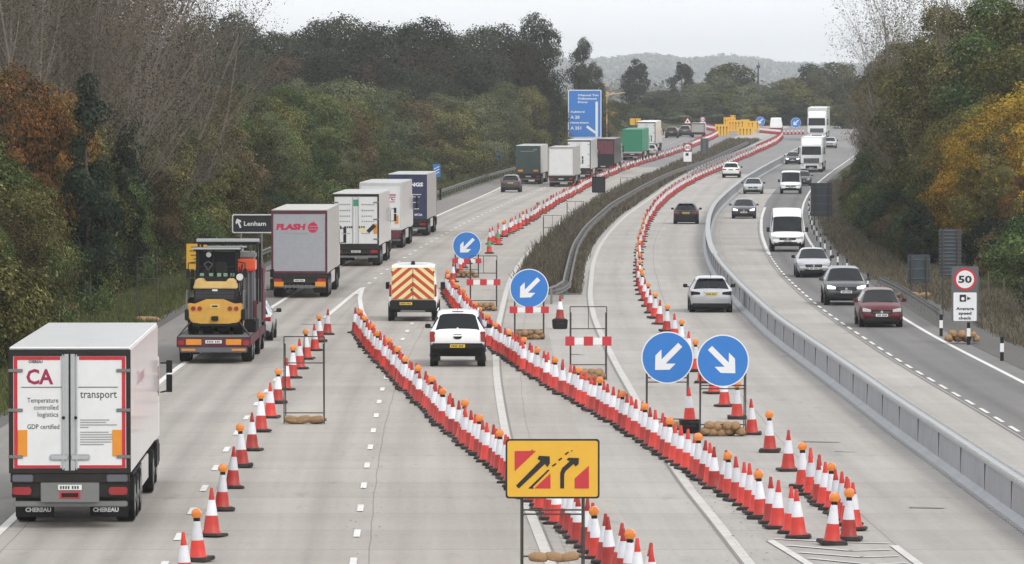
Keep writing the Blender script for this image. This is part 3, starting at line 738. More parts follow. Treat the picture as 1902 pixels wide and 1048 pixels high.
while Y < 560:
    X = EL(Y) - rt.uniform(13, 17)
    if inframe(X, Y):
        if Y < 372: kb = pick(['bare1', 'bare2', 'tall1', 'tall2']); tree(kb, X, Y, rt.uniform(14.5, 17) if Y < 285 else rt.uniform(13.0, 14.5) if Y < 325 else rt.uniform(10.5, 12.2), None if kb[0] == 'b' else pick(['brown', 'twigleaf', 'brown']), 'bare twiggy trees behind the left belt', z=zr(Y) + .8)
        else: tree(pick(['bushy1', 'bushy2', 'bushy3']), X, Y, rt.uniform(8.8, 10.6), pick(['olive', 'pale', 'pale', 'green']), 'trees in the left belt', z=zr(Y) + .8)
    Y += 4.6 if Y < 372 else 8
for (px, Y, h, k) in ((12, 262, 16, 'bare1'), (60, 275, 17, 'bare2'), (110, 270, 16, 'bare1'), (150, 290, 16.5, 'bare1'), (200, 285, 15.5, 'bare2'), (240, 300, 15.4, 'bare3'), (275, 320, 15, 'bare3'), (300, 330, 13.2, 'bare2'), (345, 345, 12, 'bare1'), (30, 300, 17, 'bare2'), (180, 315, 16, 'bare2')):
    tree(k, XA(px, Y), Y, h, None, 'bare twiggy trees behind the left belt', z=.9)
for (px, Y, h, k, mm) in ((165, 238, 10.6, 'conifer', 'dark'), (232, 268, 7.6, 'conifer', 'dark'), (40, 238, 10.4, 'bushy1', 'rust'), (95, 244, 9.8, 'bushy3', 'rust'), (5, 230, 10.0, 'bushy2', 'rust'), (30, 330, 14, 'tall1', 'brown'), (130, 340, 14, 'tall2', 'brown'), (225, 350, 14, 'tall1', 'oak'), (300, 380, 13, 'tall2', 'brown'), (350, 400, 11, 'tall1', 'olive')):
    tree(k, XA(px, Y), Y, h, mm, 'trees in the left belt', z=.6, sx=.66 if mm == 'rust' else 0.8 if k == 'conifer' else 1.0)
Y = 176.0
while Y < 300:
    X = EL(Y) - rt.uniform(4.8, 5.8)
    if inframe(X, Y): tree(pick(['bushy1', 'bushy3', 'bushy2']), X, Y, rt.uniform(4.6, 6.6), pick(['olive', 'green', 'olive', 'brown']), 'trees in the left belt', z=zr(Y) + .2)
    Y += 5.5
# mid distance pale humps and the dark oak wood behind
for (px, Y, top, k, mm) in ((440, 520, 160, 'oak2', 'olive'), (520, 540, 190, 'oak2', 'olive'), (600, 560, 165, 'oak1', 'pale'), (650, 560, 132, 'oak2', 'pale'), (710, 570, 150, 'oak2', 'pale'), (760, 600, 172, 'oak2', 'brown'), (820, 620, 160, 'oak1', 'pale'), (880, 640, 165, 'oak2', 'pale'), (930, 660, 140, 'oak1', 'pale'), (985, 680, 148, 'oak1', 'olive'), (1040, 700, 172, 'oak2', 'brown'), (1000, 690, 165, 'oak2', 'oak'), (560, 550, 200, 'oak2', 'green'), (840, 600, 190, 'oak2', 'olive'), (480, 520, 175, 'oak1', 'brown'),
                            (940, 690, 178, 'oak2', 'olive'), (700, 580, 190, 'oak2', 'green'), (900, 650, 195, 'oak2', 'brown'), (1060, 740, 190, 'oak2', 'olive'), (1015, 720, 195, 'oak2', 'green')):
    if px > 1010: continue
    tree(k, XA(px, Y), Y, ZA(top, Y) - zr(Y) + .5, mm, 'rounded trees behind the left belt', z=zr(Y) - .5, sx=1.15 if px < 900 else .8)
for (px, Y, top, k, mm) in ((350, 640, 30, 'oak1', 'oak'), (405, 660, 2, 'oak2', 'oak'), (450, 650, 22, 'oak1', 'oak'), (500, 680, 42, 'oak1', 'oak'), (545, 690, 40, 'oak2', 'oak'), (600, 700, 22, 'oak1', 'oak'), (640, 700, 10, 'oak2', 'oak'), (690, 700, 25, 'oak1', 'oak'), (735, 690, 26, 'oak2', 'oak'), (785, 700, 14, 'oak1', 'oak'), (830, 710, 44, 'oak2', 'oak'), (880, 730, 34, 'oak2', 'oak'), (935, 740, 28, 'oak1', 'oak'), (1000, 750, 6, 'oak1', 'oak'), (1040, 760, 14, 'oak3', 'oak'), (1080, 770, 58, 'oak3', 'oak'), (1102, 790, 105, 'oak3', 'oak'),
                            (370, 600, 90, 'oak2', 'oak'), (430, 600, 88, 'oak2', 'oak'), (530, 640, 85, 'oak2', 'oakbrown'), (485, 620, 110, 'oak2', 'oakbrown'), (585, 640, 90, 'oak2', 'oak'), (620, 640, 80, 'oak2', 'oak'), (670, 650, 88, 'oak2', 'oakbrown'), (725, 650, 95, 'oak2', 'oak'), (780, 660, 70, 'oak2', 'oakbrown'), (840, 670, 92, 'oak2', 'oak'), (900, 690, 80, 'oak2', 'oak'), (950, 700, 70, 'oak2', 'oakbrown'), (1000, 710, 62, 'oak2', 'oak'), (1045, 740, 90, 'oak2', 'oak'), (1085, 780, 130, 'oak2', 'oak'), (555, 600, 135, 'oak2', 'oak'), (790, 640, 120, 'oak2', 'oak'), (880, 670, 125, 'oak2', 'oak'), (970, 700, 120, 'oak2', 'oak'), (1020, 730, 140, 'oak2', 'oak'), (400, 570, 130, 'oak2', 'oak'), (470, 600, 140, 'oak2', 'oak'), (740, 620, 140, 'oak2', 'oak'), (1070, 760, 160, 'oak2', 'oakbrown'), (840, 650, 145, 'oak2', 'oak'), (925, 690, 140, 'oak2', 'oak')):
    if px > 1010: Y = Y * .5 + 430
    if px > 1035 and Y < 815: continue
    tree(k, XA(px, Y), Y, ZA(top, Y) - zr(Y) + .5, mm, 'dark mature trees in the wood behind', 'oak_tree', z=zr(Y) - .5, sx=.92 if px < 1000 else .62)
# right belt
RB = lambda Y: L6(Y)
Y = 186.0
while Y < 760:
    X = RB(Y) + (rt.uniform(7.2, 8.6) if Y < 300 else rt.uniform(4.6, 5.6) + (1.5 if Y > 540 else 0))
    if inframe(X, Y): tree(pick(['shrub1', 'shrub2']), X, Y, rt.uniform(2.0, 3.8), pick(['dark', 'green', 'olive', 'green', 'dark', 'brown']), 'shrubs at the foot of the right tree belt', 'shrub', z=zr(Y) + .3)
    Y += 3.2 if Y < 330 else 5.0
Y = 192.0
while Y < 800:
    X = RB(Y) + (rt.uniform(10.4, 12.2) if Y < 300 else rt.uniform(8.0, 9.6))
    mm = pick(['yellow', 'yellow', 'yellow', 'olive']) if Y < 335 else pick(['dark', 'olive', 'olive', 'green', 'brown', 'green', 'olive', 'yellow'])
    h = rt.uniform(6.8, 8.4) if Y < 335 else rt.uniform(8.0, 10.6)
    if inframe(X, Y): tree(pick(['bushy1', 'bushy2', 'bushy3']), X, Y, h, mm, 'trees in the right belt', z=zr(Y) + .5)
    Y += 4.6 if Y < 330 else 7.0
Y = 200.0
while Y < 640:
    X = RB(Y) + rt.uniform(14.5, 18)
    if inframe(X, Y, 60):
        tree(pick(['tall1', 'tall2', 'tall1', 'tall2', 'bare3']), X, Y, rt.uniform(12.8, 15.5) if Y < 420 else rt.uniform(11, 13.0), None if rt.random() < .0 else pick(['olive', 'olive', 'green', 'brown']), 'tall trees at the back of the right belt', z=zr(Y) + .8)
    Y += 5.0 if Y < 420 else 8
for (px, Y, top, k, mm) in ((1650, 440, 55, 'bare3', None), (1690, 400, 25, 'bare3', None), (1700, 390, 40, 'tall2', 'olive'), (1745, 370, -3, 'tall1', 'olive'), (1790, 350, -15, 'tall2', 'olive'), (1840, 340, -20, 'tall1', 'green'), (1890, 330, -20, 'tall2', 'olive'), (1760, 360, -25, 'bare3', 'olive'), (1580, 640, 112, 'conifer', 'dark'), (1610, 560, 108, 'tall1', 'oak'), (1640, 500, 92, 'tall2', 'brown'), (1668, 450, 70, 'tall1', 'olive'), (1560, 760, 125, 'far1', 'oak'), (1600, 600, 120, 'tall2', 'green'),
                            (1775, 9.5, 250, 'bushy1', 'yellow'), (1830, 9.5, 205, 'bushy3', 'yellow'), (1865, 10, 190, 'bushy1', 'yellow'), (1905, 9.5, 330, 'bushy2', 'rust'), (1898, 10.5, 175, 'bushy2', 'yellow'), (1740, 10, 270, 'bushy2', 'olive'), (1700, 11, 200, 'bushy2', 'brown'), (1790, 365, 90, 'tall1', 'olive'), (1850, 360, 50, 'tall1', 'brown'), (1725, 370, 110, 'tall2', 'green'), (1885, 11, 150, 'bushy3', 'yellow'), (1815, 12, 165, 'bushy2', 'yellow')):
    if Y < 50:
        off = Y; Y = 180.0
        while XA(px, Y) < L6(Y) + off and Y < 700: Y += 1.0
    X = max(XA(px, Y), L6(Y) + 6.5)
    tree(k, X, Y, ZA(top, Y) - zr(Y) + .3, mm, 'trees in the right belt', z=zr(Y) + .3)
# trees beyond the bend
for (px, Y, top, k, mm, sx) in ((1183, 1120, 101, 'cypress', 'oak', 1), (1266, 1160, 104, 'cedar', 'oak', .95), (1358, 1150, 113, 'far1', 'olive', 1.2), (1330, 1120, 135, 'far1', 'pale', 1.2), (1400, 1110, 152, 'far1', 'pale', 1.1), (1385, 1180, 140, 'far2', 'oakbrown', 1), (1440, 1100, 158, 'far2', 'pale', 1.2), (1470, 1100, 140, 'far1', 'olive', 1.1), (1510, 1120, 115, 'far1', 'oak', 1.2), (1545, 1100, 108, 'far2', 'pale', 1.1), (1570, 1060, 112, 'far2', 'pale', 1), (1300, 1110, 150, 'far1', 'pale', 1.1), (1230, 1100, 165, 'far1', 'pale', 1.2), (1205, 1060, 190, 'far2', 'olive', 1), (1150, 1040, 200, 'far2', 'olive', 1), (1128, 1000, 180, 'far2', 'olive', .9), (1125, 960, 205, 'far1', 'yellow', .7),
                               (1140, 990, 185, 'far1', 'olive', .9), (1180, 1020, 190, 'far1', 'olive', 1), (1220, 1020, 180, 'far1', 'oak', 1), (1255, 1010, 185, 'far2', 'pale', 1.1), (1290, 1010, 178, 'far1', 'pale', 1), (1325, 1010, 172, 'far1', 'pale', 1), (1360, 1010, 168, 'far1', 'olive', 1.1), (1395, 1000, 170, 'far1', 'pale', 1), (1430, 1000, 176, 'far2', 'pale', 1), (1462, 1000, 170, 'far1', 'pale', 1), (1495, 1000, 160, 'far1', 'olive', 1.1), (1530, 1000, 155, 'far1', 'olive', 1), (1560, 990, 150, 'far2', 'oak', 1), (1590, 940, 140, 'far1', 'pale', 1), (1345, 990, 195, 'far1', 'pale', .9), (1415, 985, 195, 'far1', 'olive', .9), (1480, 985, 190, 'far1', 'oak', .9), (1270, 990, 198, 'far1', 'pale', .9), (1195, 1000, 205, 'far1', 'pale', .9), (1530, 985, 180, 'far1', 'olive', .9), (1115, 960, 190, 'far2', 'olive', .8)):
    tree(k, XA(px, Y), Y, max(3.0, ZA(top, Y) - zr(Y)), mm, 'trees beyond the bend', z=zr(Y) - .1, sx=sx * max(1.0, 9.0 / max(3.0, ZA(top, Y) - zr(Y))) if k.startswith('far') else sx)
# far woods on the hills: nobody could count them
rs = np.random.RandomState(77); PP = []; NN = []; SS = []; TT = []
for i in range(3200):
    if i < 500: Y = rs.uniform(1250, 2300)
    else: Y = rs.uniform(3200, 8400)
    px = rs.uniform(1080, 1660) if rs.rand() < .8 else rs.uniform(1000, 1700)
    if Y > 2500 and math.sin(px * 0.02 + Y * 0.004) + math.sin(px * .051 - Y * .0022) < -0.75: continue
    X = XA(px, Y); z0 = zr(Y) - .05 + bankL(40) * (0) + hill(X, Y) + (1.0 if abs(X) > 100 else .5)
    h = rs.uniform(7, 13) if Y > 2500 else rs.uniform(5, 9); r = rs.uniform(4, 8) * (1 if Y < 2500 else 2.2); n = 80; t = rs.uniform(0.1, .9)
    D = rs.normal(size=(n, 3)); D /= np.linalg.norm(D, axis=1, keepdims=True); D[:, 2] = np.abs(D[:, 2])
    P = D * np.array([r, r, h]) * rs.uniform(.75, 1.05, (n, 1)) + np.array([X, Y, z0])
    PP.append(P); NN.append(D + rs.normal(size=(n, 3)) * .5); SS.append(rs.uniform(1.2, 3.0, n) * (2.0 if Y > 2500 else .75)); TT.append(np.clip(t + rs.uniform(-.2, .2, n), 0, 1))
o = place_mesh('far_woodland', cards('far_woodland', np.concatenate(PP), np.concatenate(NN), np.concatenate(SS), np.concatenate(TT), leafmat('woodland paled for haze', [(0.13, 0.14, 0.135), (0.19, 0.2, 0.185), (0.25, 0.255, 0.235)])))  # leaf colours lightened to grey, so distance haze is painted into them
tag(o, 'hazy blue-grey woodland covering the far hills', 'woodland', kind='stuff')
# tree labels: kind, colour and place in the belt
sh = {'shrub': 'low bush', 'bare': 'bare twiggy tree', 'bush': 'bushy tree', 'tall': 'tall tree', 'oak': 'broad-crowned tree', 'con': 'conifer', 'cyp': 'tall column-shaped tree', 'ced': 'tall ragged evergreen', 'far': 'rounded tree'}
cnt = {}
for (t, key, lm, g, X, Y, nm) in sorted(trees, key=lambda q: (q[3], q[5])):
    s_ = [v for k, v in sh.items() if key.startswith(k)][0]
    wd = 'pale brown' if (key.startswith('bare') and lm is None) else LW[lm]
    k = (g, s_, wd); cnt[k] = cnt.get(k, 0) + 1
tot = dict(cnt); cnt = {}
for (t, key, lm, g, X, Y, nm) in sorted(trees, key=lambda q: (q[3], q[5])):
    s_ = [v for k, v in sh.items() if key.startswith(k)][0]
    wd = 'pale brown' if (key.startswith('bare') and lm is None) else LW[lm]
    k = (g, s_, wd); cnt[k] = cnt.get(k, 0) + 1
    pl = {'shrubs at the foot of the left tree belt': 'along the left verge', 'trees in the left belt': 'in the left belt', 'bare twiggy trees behind the left belt': 'behind the left belt',
          'rounded trees behind the left belt': 'behind the left belt', 'dark mature trees in the wood behind': 'in the wood behind', 'shrubs at the foot of the right tree belt': 'along the right verge',
          'trees in the right belt': 'in the right belt', 'tall trees at the back of the right belt': 'at the right belt back', 'trees beyond the bend': 'beyond the bend'}[g]
    lab = '%s %s %s' % (wd, s_, pl) if tot[k] == 1 else '%s nearest %s %s %s' % (ORD(cnt[k]), wd, s_, pl)
    tag(t, lab, 'shrub' if nm == 'shrub' else 'tree', g)
# weeds on the reserve and grass on the verges
def weeds(name, label, cl, crr, Y0, Y1, n, h0, h1, m, cat='grass'):
    rs = np.random.RandomState(n); V = []; T = []
    Y = Y0 * (Y1 / Y0) ** rs.rand(n)
    for y in Y:
        a, b = cl(y), crr(y); x = a + (b - a) * rs.rand(); s_ = max(1, y / 300) ; z = zr(y); t = rs.rand()
        for q in range(4):
            ang = rs.uniform(0, 6.28); h = rs.uniform(h0, h1); w_ = 0.022 * s_; lx, ly = rs.normal(0, .28, 2) * h; ox, oy = rs.normal(0, .1, 2)
            c, s2 = math.cos(ang) * w_, math.sin(ang) * w_
            V += [(x + ox - c, y + oy - s2, z), (x + ox + c, y + oy + s2, z), (x + ox + lx + c * .4, y + oy + ly, z + h), (x + ox + lx - c * .4, y + oy + ly, z + h)]; T.append(min(1, max(0, t * .6 + rs.rand() * .4)))
    k = len(T); me = bpy.data.meshes.new(name); me.from_pydata(V, [], [(4 * i, 4 * i + 1, 4 * i + 2, 4 * i + 3) for i in range(k)])
    at = me.attributes.new('tint', 'FLOAT', 'FACE'); at.data.foreach_set('value', np.array(T, dtype=np.float32)); me.materials.append(m)
    return tag(place_mesh(name, me), label, cat, kind='stuff')
weeds('weeds', 'dry grey-green weeds growing along the central reserve', lambda Y: L3(Y) + .6, lambda Y: L4(Y) - .55, 265, 840, 12500, .15, .6, LM['grass'], 'weeds')
weeds('grass', 'green grass on the left verge beside the hard shoulder', lambda Y: EL(Y) - 5, lambda Y: EL(Y) - .4, 150, 700, 14000, .08, .3, LM['turf'])
weeds('grass', 'rough grass on the right verge between road and trees', lambda Y: RE(Y) + (1.5 if Y < 260 else .35), lambda Y: RE(Y) + 6, 150, 600, 16000, .1, .4, LM['grass'])

weeds('weed_clumps', 'taller ragged dry clumps among the central reserve weeds', lambda Y: L3(Y) + .4, lambda Y: L3(Y) + 1.7, 266, 620, 1500, .35, .75, LM['grass'], 'weeds')
# ------------------------------------------------------------------ traffic cones
def cone_meshes():
    def lathe(prof, n=14):
        mb = MB(); vs = []; 
        for (r, z) in prof:
            for k in range(n): t = 2 * math.pi * k / n; vs.append((r * math.cos(t), r * math.sin(t), z))
        fs = []
        for i in range(len(prof) - 1):
            for k in range(n): fs.append((i * n + k, i * n + (k + 1) % n, (i + 1) * n + (k + 1) % n, (i + 1) * n + k))
        fs += [tuple(range(n - 1, -1, -1)), tuple(range((len(prof) - 1) * n, len(prof) * n))]
        return mb.add(vs, fs)
    body = lathe([(.20, .05), (.195, .08), (.165, .12), (.145, .30), (.125, .42), (.104, .425), (.062, .735), (.064, .74), (.045, .86), (.034, .97), (.026, .995)]).mesh('cone_body', True); body.materials.append(M['conered'])
    sl = lathe([(.120, .42), (.1235, .424), (.074, .742), (.068, .743)]).mesh('reflective_sleeve', True); sl.materials.append(M['conewhite'])
    short = lathe([(.20, .05), (.195, .08), (.165, .12), (.145, .30), (.125, .42), (.104, .425), (.06, .74), (.05, .82)]).mesh('cone_body', True); short.materials.append(M['conered'])
    sl2 = lathe([(.120, .42), (.1235, .424), (.068, .80), (.06, .805)]).mesh('reflective_sleeve', True); sl2.materials.append(M['conewhite'])
    base = MB(); base.prism([(-.27, .0), (.27, .0), (.27, .035), (.24, .06), (-.24, .06), (-.27, .035)], -.25, .25)
    base = base.mesh('base', bevel=.01); base.materials.append(M['conebase'])
    basek = MB(); basek.box(-.27, .27, -.26, .26, 0, .085); basek = basek.mesh('base', bevel=.015); basek.materials.append(M['conebase'])
    lamp = MB(); lamp.cyl((0, -.035, .955), (0, .035, .955), .105, .105, 18); lamp.cyl((0, -.045, .955), (0, -.035, .955), .085, .1, 18); lamp = lamp.mesh('lens', bevel=.006); lamp.materials.append(M['amber'])
    lb = MB(); lb.box(-.055, .055, -.05, .05, .80, .875); lb.cyl((0, 0, .86), (0, 0, .9), .035, .035, 8); lb = lb.mesh('warning_lamp', bevel=.008); lb.materials.append(M['plastic'])
    ln = MB(); ln.cyl((0, -.052, .955), (0, -.045, .955), .045, .05, 14); ln = ln.mesh('lens', True); ln.materials.append(mat('lit amber centre', (.9, .4, .04), .3))
    return body, sl, base, lamp, lb, short, sl2, basek
CM = cone_meshes()
def cone(X, Y, lamp, label, group, z=None, sleeve=None, rz=None):
    t = thing('traffic_cone', label, 'traffic cone', (X, Y, (zr(Y) if z is None else z) + .036), rt.gauss(0, .22) if rz is None else rz, group)
    t.rotation_euler.x = rt.gauss(0, .028); t.rotation_euler.y = rt.gauss(0, .03)
    s_ = rt.uniform(.97, 1.03); t.scale = (s_, s_, s_)
    place_mesh('cone_body', CM[5] if lamp else CM[0], t)
    q = place_mesh('reflective_sleeve', CM[6] if lamp else CM[1], t)
    if sleeve: q.material_slots[0].link = 'OBJECT'; q.material_slots[0].material = M[sleeve]; tag(q, 'green and white sleeve')
    place_mesh('base', CM[7] if lamp and rt.random() < .6 else CM[2], t)
    if lamp: b = place_mesh('warning_lamp', CM[4], t); place_mesh('lens', CM[3], b)
    return t
cones = []       # (X, Y, lamp, row)
# row A: sparse, beside the first lane line, lamps on every second cone
for i, (x, y) in enumerate([(344, 1090), (368, 1045), (393, 999), (412, 951), (432, 909), (450, 870), (468, 839), (485, 804), (502, 778), (516, 751), (530, 726), (543, 704), (557, 687), (570, 669), (585, 653), (595, 637), (608, 623)]):
    g = G(x, y); cones.append((g.x, g.y, i % 2 == 1, 'A'))
def walk(pts, d, row, lampn, phase=0, jit=0.055, cv=None):
    P = [G(*p) for p in pts] if cv is None else cv
    seg = 0; pos = 0.0; i = 0; out = []
    L = [(P[k + 1] - P[k]).length for k in range(len(P) - 1)]; tot_ = sum(L); n = int(tot_ / d)
    for i in range(n + 1):
        s_ = i * d; k = 0
        while k < len(L) - 1 and s_ > L[k]: s_ -= L[k]; k += 1
        q = P[k].lerp(P[k + 1], min(1, s_ / L[k]))
        cones.append((q.x + rt.uniform(-jit, jit), q.y + rt.uniform(-jit, jit), (i + phase) % lampn == 0, row))
def smooth_path(pts, d=4.0):
    P = [G(*p) for p in pts]
    out = []
    for k in range(len(P) - 1):
        p0, p1, p2, p3 = P[max(0, k - 1)], P[k], P[k + 1], P[min(len(P) - 1, k + 2)]
        n = max(1, int((p2 - p1).length / d))
        for i in range(n):
            t = i / n; out.append(0.5 * ((2 * p1) + (-p0 + p2) * t + (2 * p0 - 5 * p1 + 4 * p2 - p3) * t * t + (-p0 + 3 * p1 - 3 * p2 + p3) * t ** 3))
    out.append(P[-1]); return out
walk(None, 1.30, 'B', 5, 2, cv=smooth_path([(1212, 1126), (1172, 1090), (1133, 1056), (1097, 1025), (1048, 985), (1000, 941), (947, 896), (915, 868), (880, 840), (840, 806), (790, 759), (745, 714), (714, 682), (687, 652), (662, 618)]))
walk(None, 1.36, 'C', 5, 1, cv=smooth_path([(1485, 1002), (1450, 986), (1421, 968), (1393, 949), (1343, 918), (1308, 895), (1273, 872), (1240, 852), (1205, 828), (1180, 812), (1140, 787), (1045, 733), (975, 690), (940, 665), (910, 645), (880, 612), (856, 584), (838, 562), (828, 540)]))
# row D: from the twin arrow signs up the right carriageway
for i, (x, y) in enumerate([(1464, 877), (1430, 842), (1397, 809), (1369, 780), (1346, 757), (1326, 733), (1305, 713), (1292, 692), (1278, 669), (1265, 650), (1253, 633), (1238, 618), (1224, 604), (1216, 593), (1208, 583), (1202, 571), (1197, 560), (1193, 549)]):
    g = G(x, y); cones.append((g.x, g.y, (i % 2 == 1), 'D'))
walk(None, 6.4, 'D', 2, 0, cv=smooth_path([(1190, 541), (1187, 520), (1186, 495), (1188, 470), (1193, 445), (1202, 420), (1216, 397), (1235, 376), (1262, 355), (1300, 334), (1340, 316), (1372, 300), (1402, 287), (1430, 274), (1446, 264), (1452, 256)]))
# the small block of cones at the lower right
pts = smooth_path([(1495, 909), (1545, 952), (1592, 994)], 1.0)
walk(None, 1.17, 'F', 6, 0, cv=pts)
for (x, y) in ((1545, 1014), (1576, 1007)): g = G(x, y); cones.append((g.x, g.y, True, 'F'))
# row E: from the arrow sign up the left carriageway
for (x, y) in ((841, 525), (848, 516), (854, 507), (861, 499), (869, 491), (876, 484)): g = G(x, y); cones.append((g.x, g.y, False, 'E'))
walk(None, 4.6, 'E', 7, 3, jit=.12, cv=smooth_path([(908, 455), (923, 447), (960, 428), (1001, 402), (1040, 377), (1075, 358), (1096, 345), (1132, 328), (1173, 312), (1219, 298), (1267, 282), (1290, 272), (1320, 260), (1332, 253)]))
# tapers across the road at the far bend: dense walls
walk(None, 1.0, 'G', 99, 3, jit=.0, cv=[G(1310, 241), G(1335, 246)])
walk(None, 1.0, 'G', 99, 3, jit=.0, cv=[G(1412, 247), G(1452, 251), G(1492, 250)])
walk(None, 1.5, 'G', 99, 3, jit=.0, cv=smooth_path([(1405, 283), (1430, 272), (1447, 262), (1452, 254)], 2))
walk(None, 1.5, 'G', 99, 3, jit=.0, cv=smooth_path([(1290, 272), (1320, 260), (1332, 253)], 2))
RN = {'A': ('spaced row beside the lane dashes', 'cones spaced along the first lane line'), 'B': ('packed row reaching the white tape point', 'packed left row of cones'),
      'C': ('packed middle row beside the pickup', 'packed middle row of cones'), 'D': ('row climbing the right carriageway', 'cones up the right carriageway'),
      'E': ('row climbing the left carriageway', 'cones up the left carriageway'), 'F': ('short packed block at lower right', 'short block of cones at lower right')}
near = sorted([c for c in cones if c[3] != 'G'], key=lambda c: c[1])[:292]
ns = set(map(id, near)); cn = {}
for c in near:
    k = c[3]; cn[k] = cn.get(k, 0) + 1
    lab = '%s%s cone in the %s' % (ORD(cn[k]) + ' nearest ', 'amber-lamped' if c[2] else 'plain', RN[k][0])
    cone(c[0], c[1], c[2], lab, RN[k][1])
for (x, y) in ((909, 472), (926, 456)):
    g = G(x, y); cone(g.x, g.y, False, 'traffic cone with green sleeve %s' % ('just behind the first blue arrow sign' if x < 915 else 'standing second behind the first blue arrow sign'), 'green banded cones', sleeve='greenband')
far = [c for c in cones if id(c) not in ns]
mr, mw, mk = MB(), MB(), MB()
for c in far:
    X, Y = c[0], c[1]; z = zr(Y) + .036
    mr.cyl((X, Y, z + .05), (X, Y, z + .43), .19, .125, 8); mr.cyl((X, Y, z + .74), (X, Y, z + 1.0), .064, .026, 8); mw.cyl((X, Y, z + .43), (X, Y, z + .74), .124, .066, 8); mk.cb((X, Y, z + .03), (.54, .5, .06))
    if c[2]: mr.cyl((X, Y - .03, z + .96), (X, Y + .03, z + .96), .1, .1, 8)
t = thing('far_traffic_cones', 'red and white cones too far off to tell apart, lining the bends', 'traffic cones', (0, 0, 0)); t['kind'] = 'stuff'
mr.build('cone_bodies', M['conered'], t); mw.build('reflective_sleeves', M['conewhite'], t); mk.build('bases', M['conebase'], t)
for o in t.children: o['kind'] = 'stuff'

# ------------------------------------------------------------------ signs, frames, sandbags
def sandbag(X, Y, z, label, group, rz=0.0, s=1.0, seed=0):
    rnd = random.Random(seed); mb = MB()
    prof = [(-.24, .02), (-.235, .05), (-.19, .085), (-.1, .115), (0, .12), (.1, .115), (.18, .09), (.215, .05), (.225, .03), (.27, .05)]
    n = 12; vs = []
    for i, (x, r) in enumerate(prof):
        for k in range(n):
            t_ = 2 * math.pi * k / n; j = 1 + rnd.uniform(-.09, .09)
            zz = math.sin(t_) * r * j * .85; vs.append((x, math.cos(t_) * r * j * 1.15, max(-.075, zz) + .08))
    fs = [(i * n + k, i * n + (k + 1) % n, (i + 1) * n + (k + 1) % n, (i + 1) * n + k) for i in range(len(prof) - 1) for k in range(n)] + [tuple(range(n - 1, -1, -1)), tuple(range((len(prof) - 1) * n, len(prof) * n))]
    mb.add(vs, fs); t = mb.build('sandbag', M['sack'], None, True)
    t.location = (X, Y, z); t.rotation_euler = (rnd.uniform(-.25, .25), rnd.uniform(-.2, .2), rz); t.scale = (s * 1.05, s * 1.15, s * 1.3)
    mb = MB(); mb.cyl((.222, 0, .08), (.235, 0, .08), .038, .038, 8); mb.build('tie', M['dksteel'], t)
    return tag(t, label, 'sandbag', group)
def frame_stand(t, w_, h, bars, depth=.55, r=.017, back=True):
    """two upright legs with cross bars (z heights) and rear feet; in the sign's own coordinates, face at y=0"""
    mb = MB()
    for s_ in (-1, 1):
        mb.tube([(s_ * w_ / 2, 0.03, 0), (s_ * w_ / 2, 0.03, h)], r)
    for z in bars: mb.tube([(-w_ / 2, .03, z), (w_ / 2, .03, z)], r)
    mb.build('front_frame', M['dksteel'], t)
    if back:
        mb = MB()
        for s_ in (-1, 1):
            mb.tube([(s_ * (w_ / 2 - .03), .06, h * .92), (s_ * (w_ / 2 - .03), depth, 0)], r); mb.tube([(s_ * w_ / 2, .03, .06), (s_ * (w_ / 2 - .03), depth, .06)], r)
        mb.tube([(-w_ / 2 + .03, depth, .08), (w_ / 2 - .03, depth, .08)], r); mb.build('rear_stay', M['dksteel'], t)
def rounded(w_, h, r, cx=0, cz=0, n=5):
    pts = []
    for (sx, sz, a0) in ((1, -1, -90), (1, 1, 0), (-1, 1, 90), (-1, -1, 180)):
        for k in range(n + 1):
            a = R(a0 + 90 * k / n); pts.append((cx + sx * (w_ / 2 - r) + r * math.cos(a), cz + sz * (h / 2 - r) + r * math.sin(a)))
    return pts
def disc(r, cx=0, cz=0, n=40): return [(cx + r * math.cos(2 * math.pi * k / n), cz + r * math.sin(2 * math.pi * k / n)) for k in range(n)]
def arrow_pts(r, right=False):
    # keep-left arrow pointing down at 45 degrees: built pointing along +u then turned
    a = [(-.72, -.115), (.22, -.115), (-.06, -.40), (.28, -.40), (.70, 0), (.28, .40), (-.06, .40), (.22, .115), (-.72, .115)]
    an = R(-135 if not right else -45); c, s_ = math.cos(an), math.sin(an)
    return [((u * c - v * s_) * r, (u * s_ + v * c) * r) for u, v in a]
def round_sign(px, py, rpx, base_py, label, right=False, board=None, w_=None, name='keep_left_sign', bars=(), cat='road sign', stand=True, group=None, rz=0):
    g = G(px, base_py); Y = g.y; X = XA(px, Y); zc = ZA(py, Y) - g.z; r = rpx / FPX * Y
    t = thing(name, label, cat, (X, Y, g.z + .036), rz, group)
    MB().prism(disc(r, 0, zc), -.01, .012).build('sign_face', M['signwhite'], t)
    MB().prism(disc(r * .955, 0, zc), -.014, -.004).build('blue_disc', M['signblue'], t)
    ar = MB(); ar.prism([(p[0], p[1] + zc) for p in arrow_pts(r * .96, right)], -.018, -.006); ar.build('arrow', M['signwhite'], t)
    MB().prism(disc(r * .99, 0, zc, 24), .013, .02).build('sign_back', M['signgrey'], t)
    ww = w_ if w_ else r * 1.55
    if stand: frame_stand(t, ww, zc + (0 if board is None else 0), bars if bars else (.25, zc - r * 1.1))
    else: MB().cyl((0, .05, 0), (0, .05, zc), .04, .04, 8).build('post', M['steel'], t)
    if board is not None:
        bt_ = MB(); bw = board[1] / FPX * Y; bz = ZA(board[0], Y) - g.z; h = board[2] / FPX * Y
        barrier_board(t, bw, bz, h)
    return t, X, Y
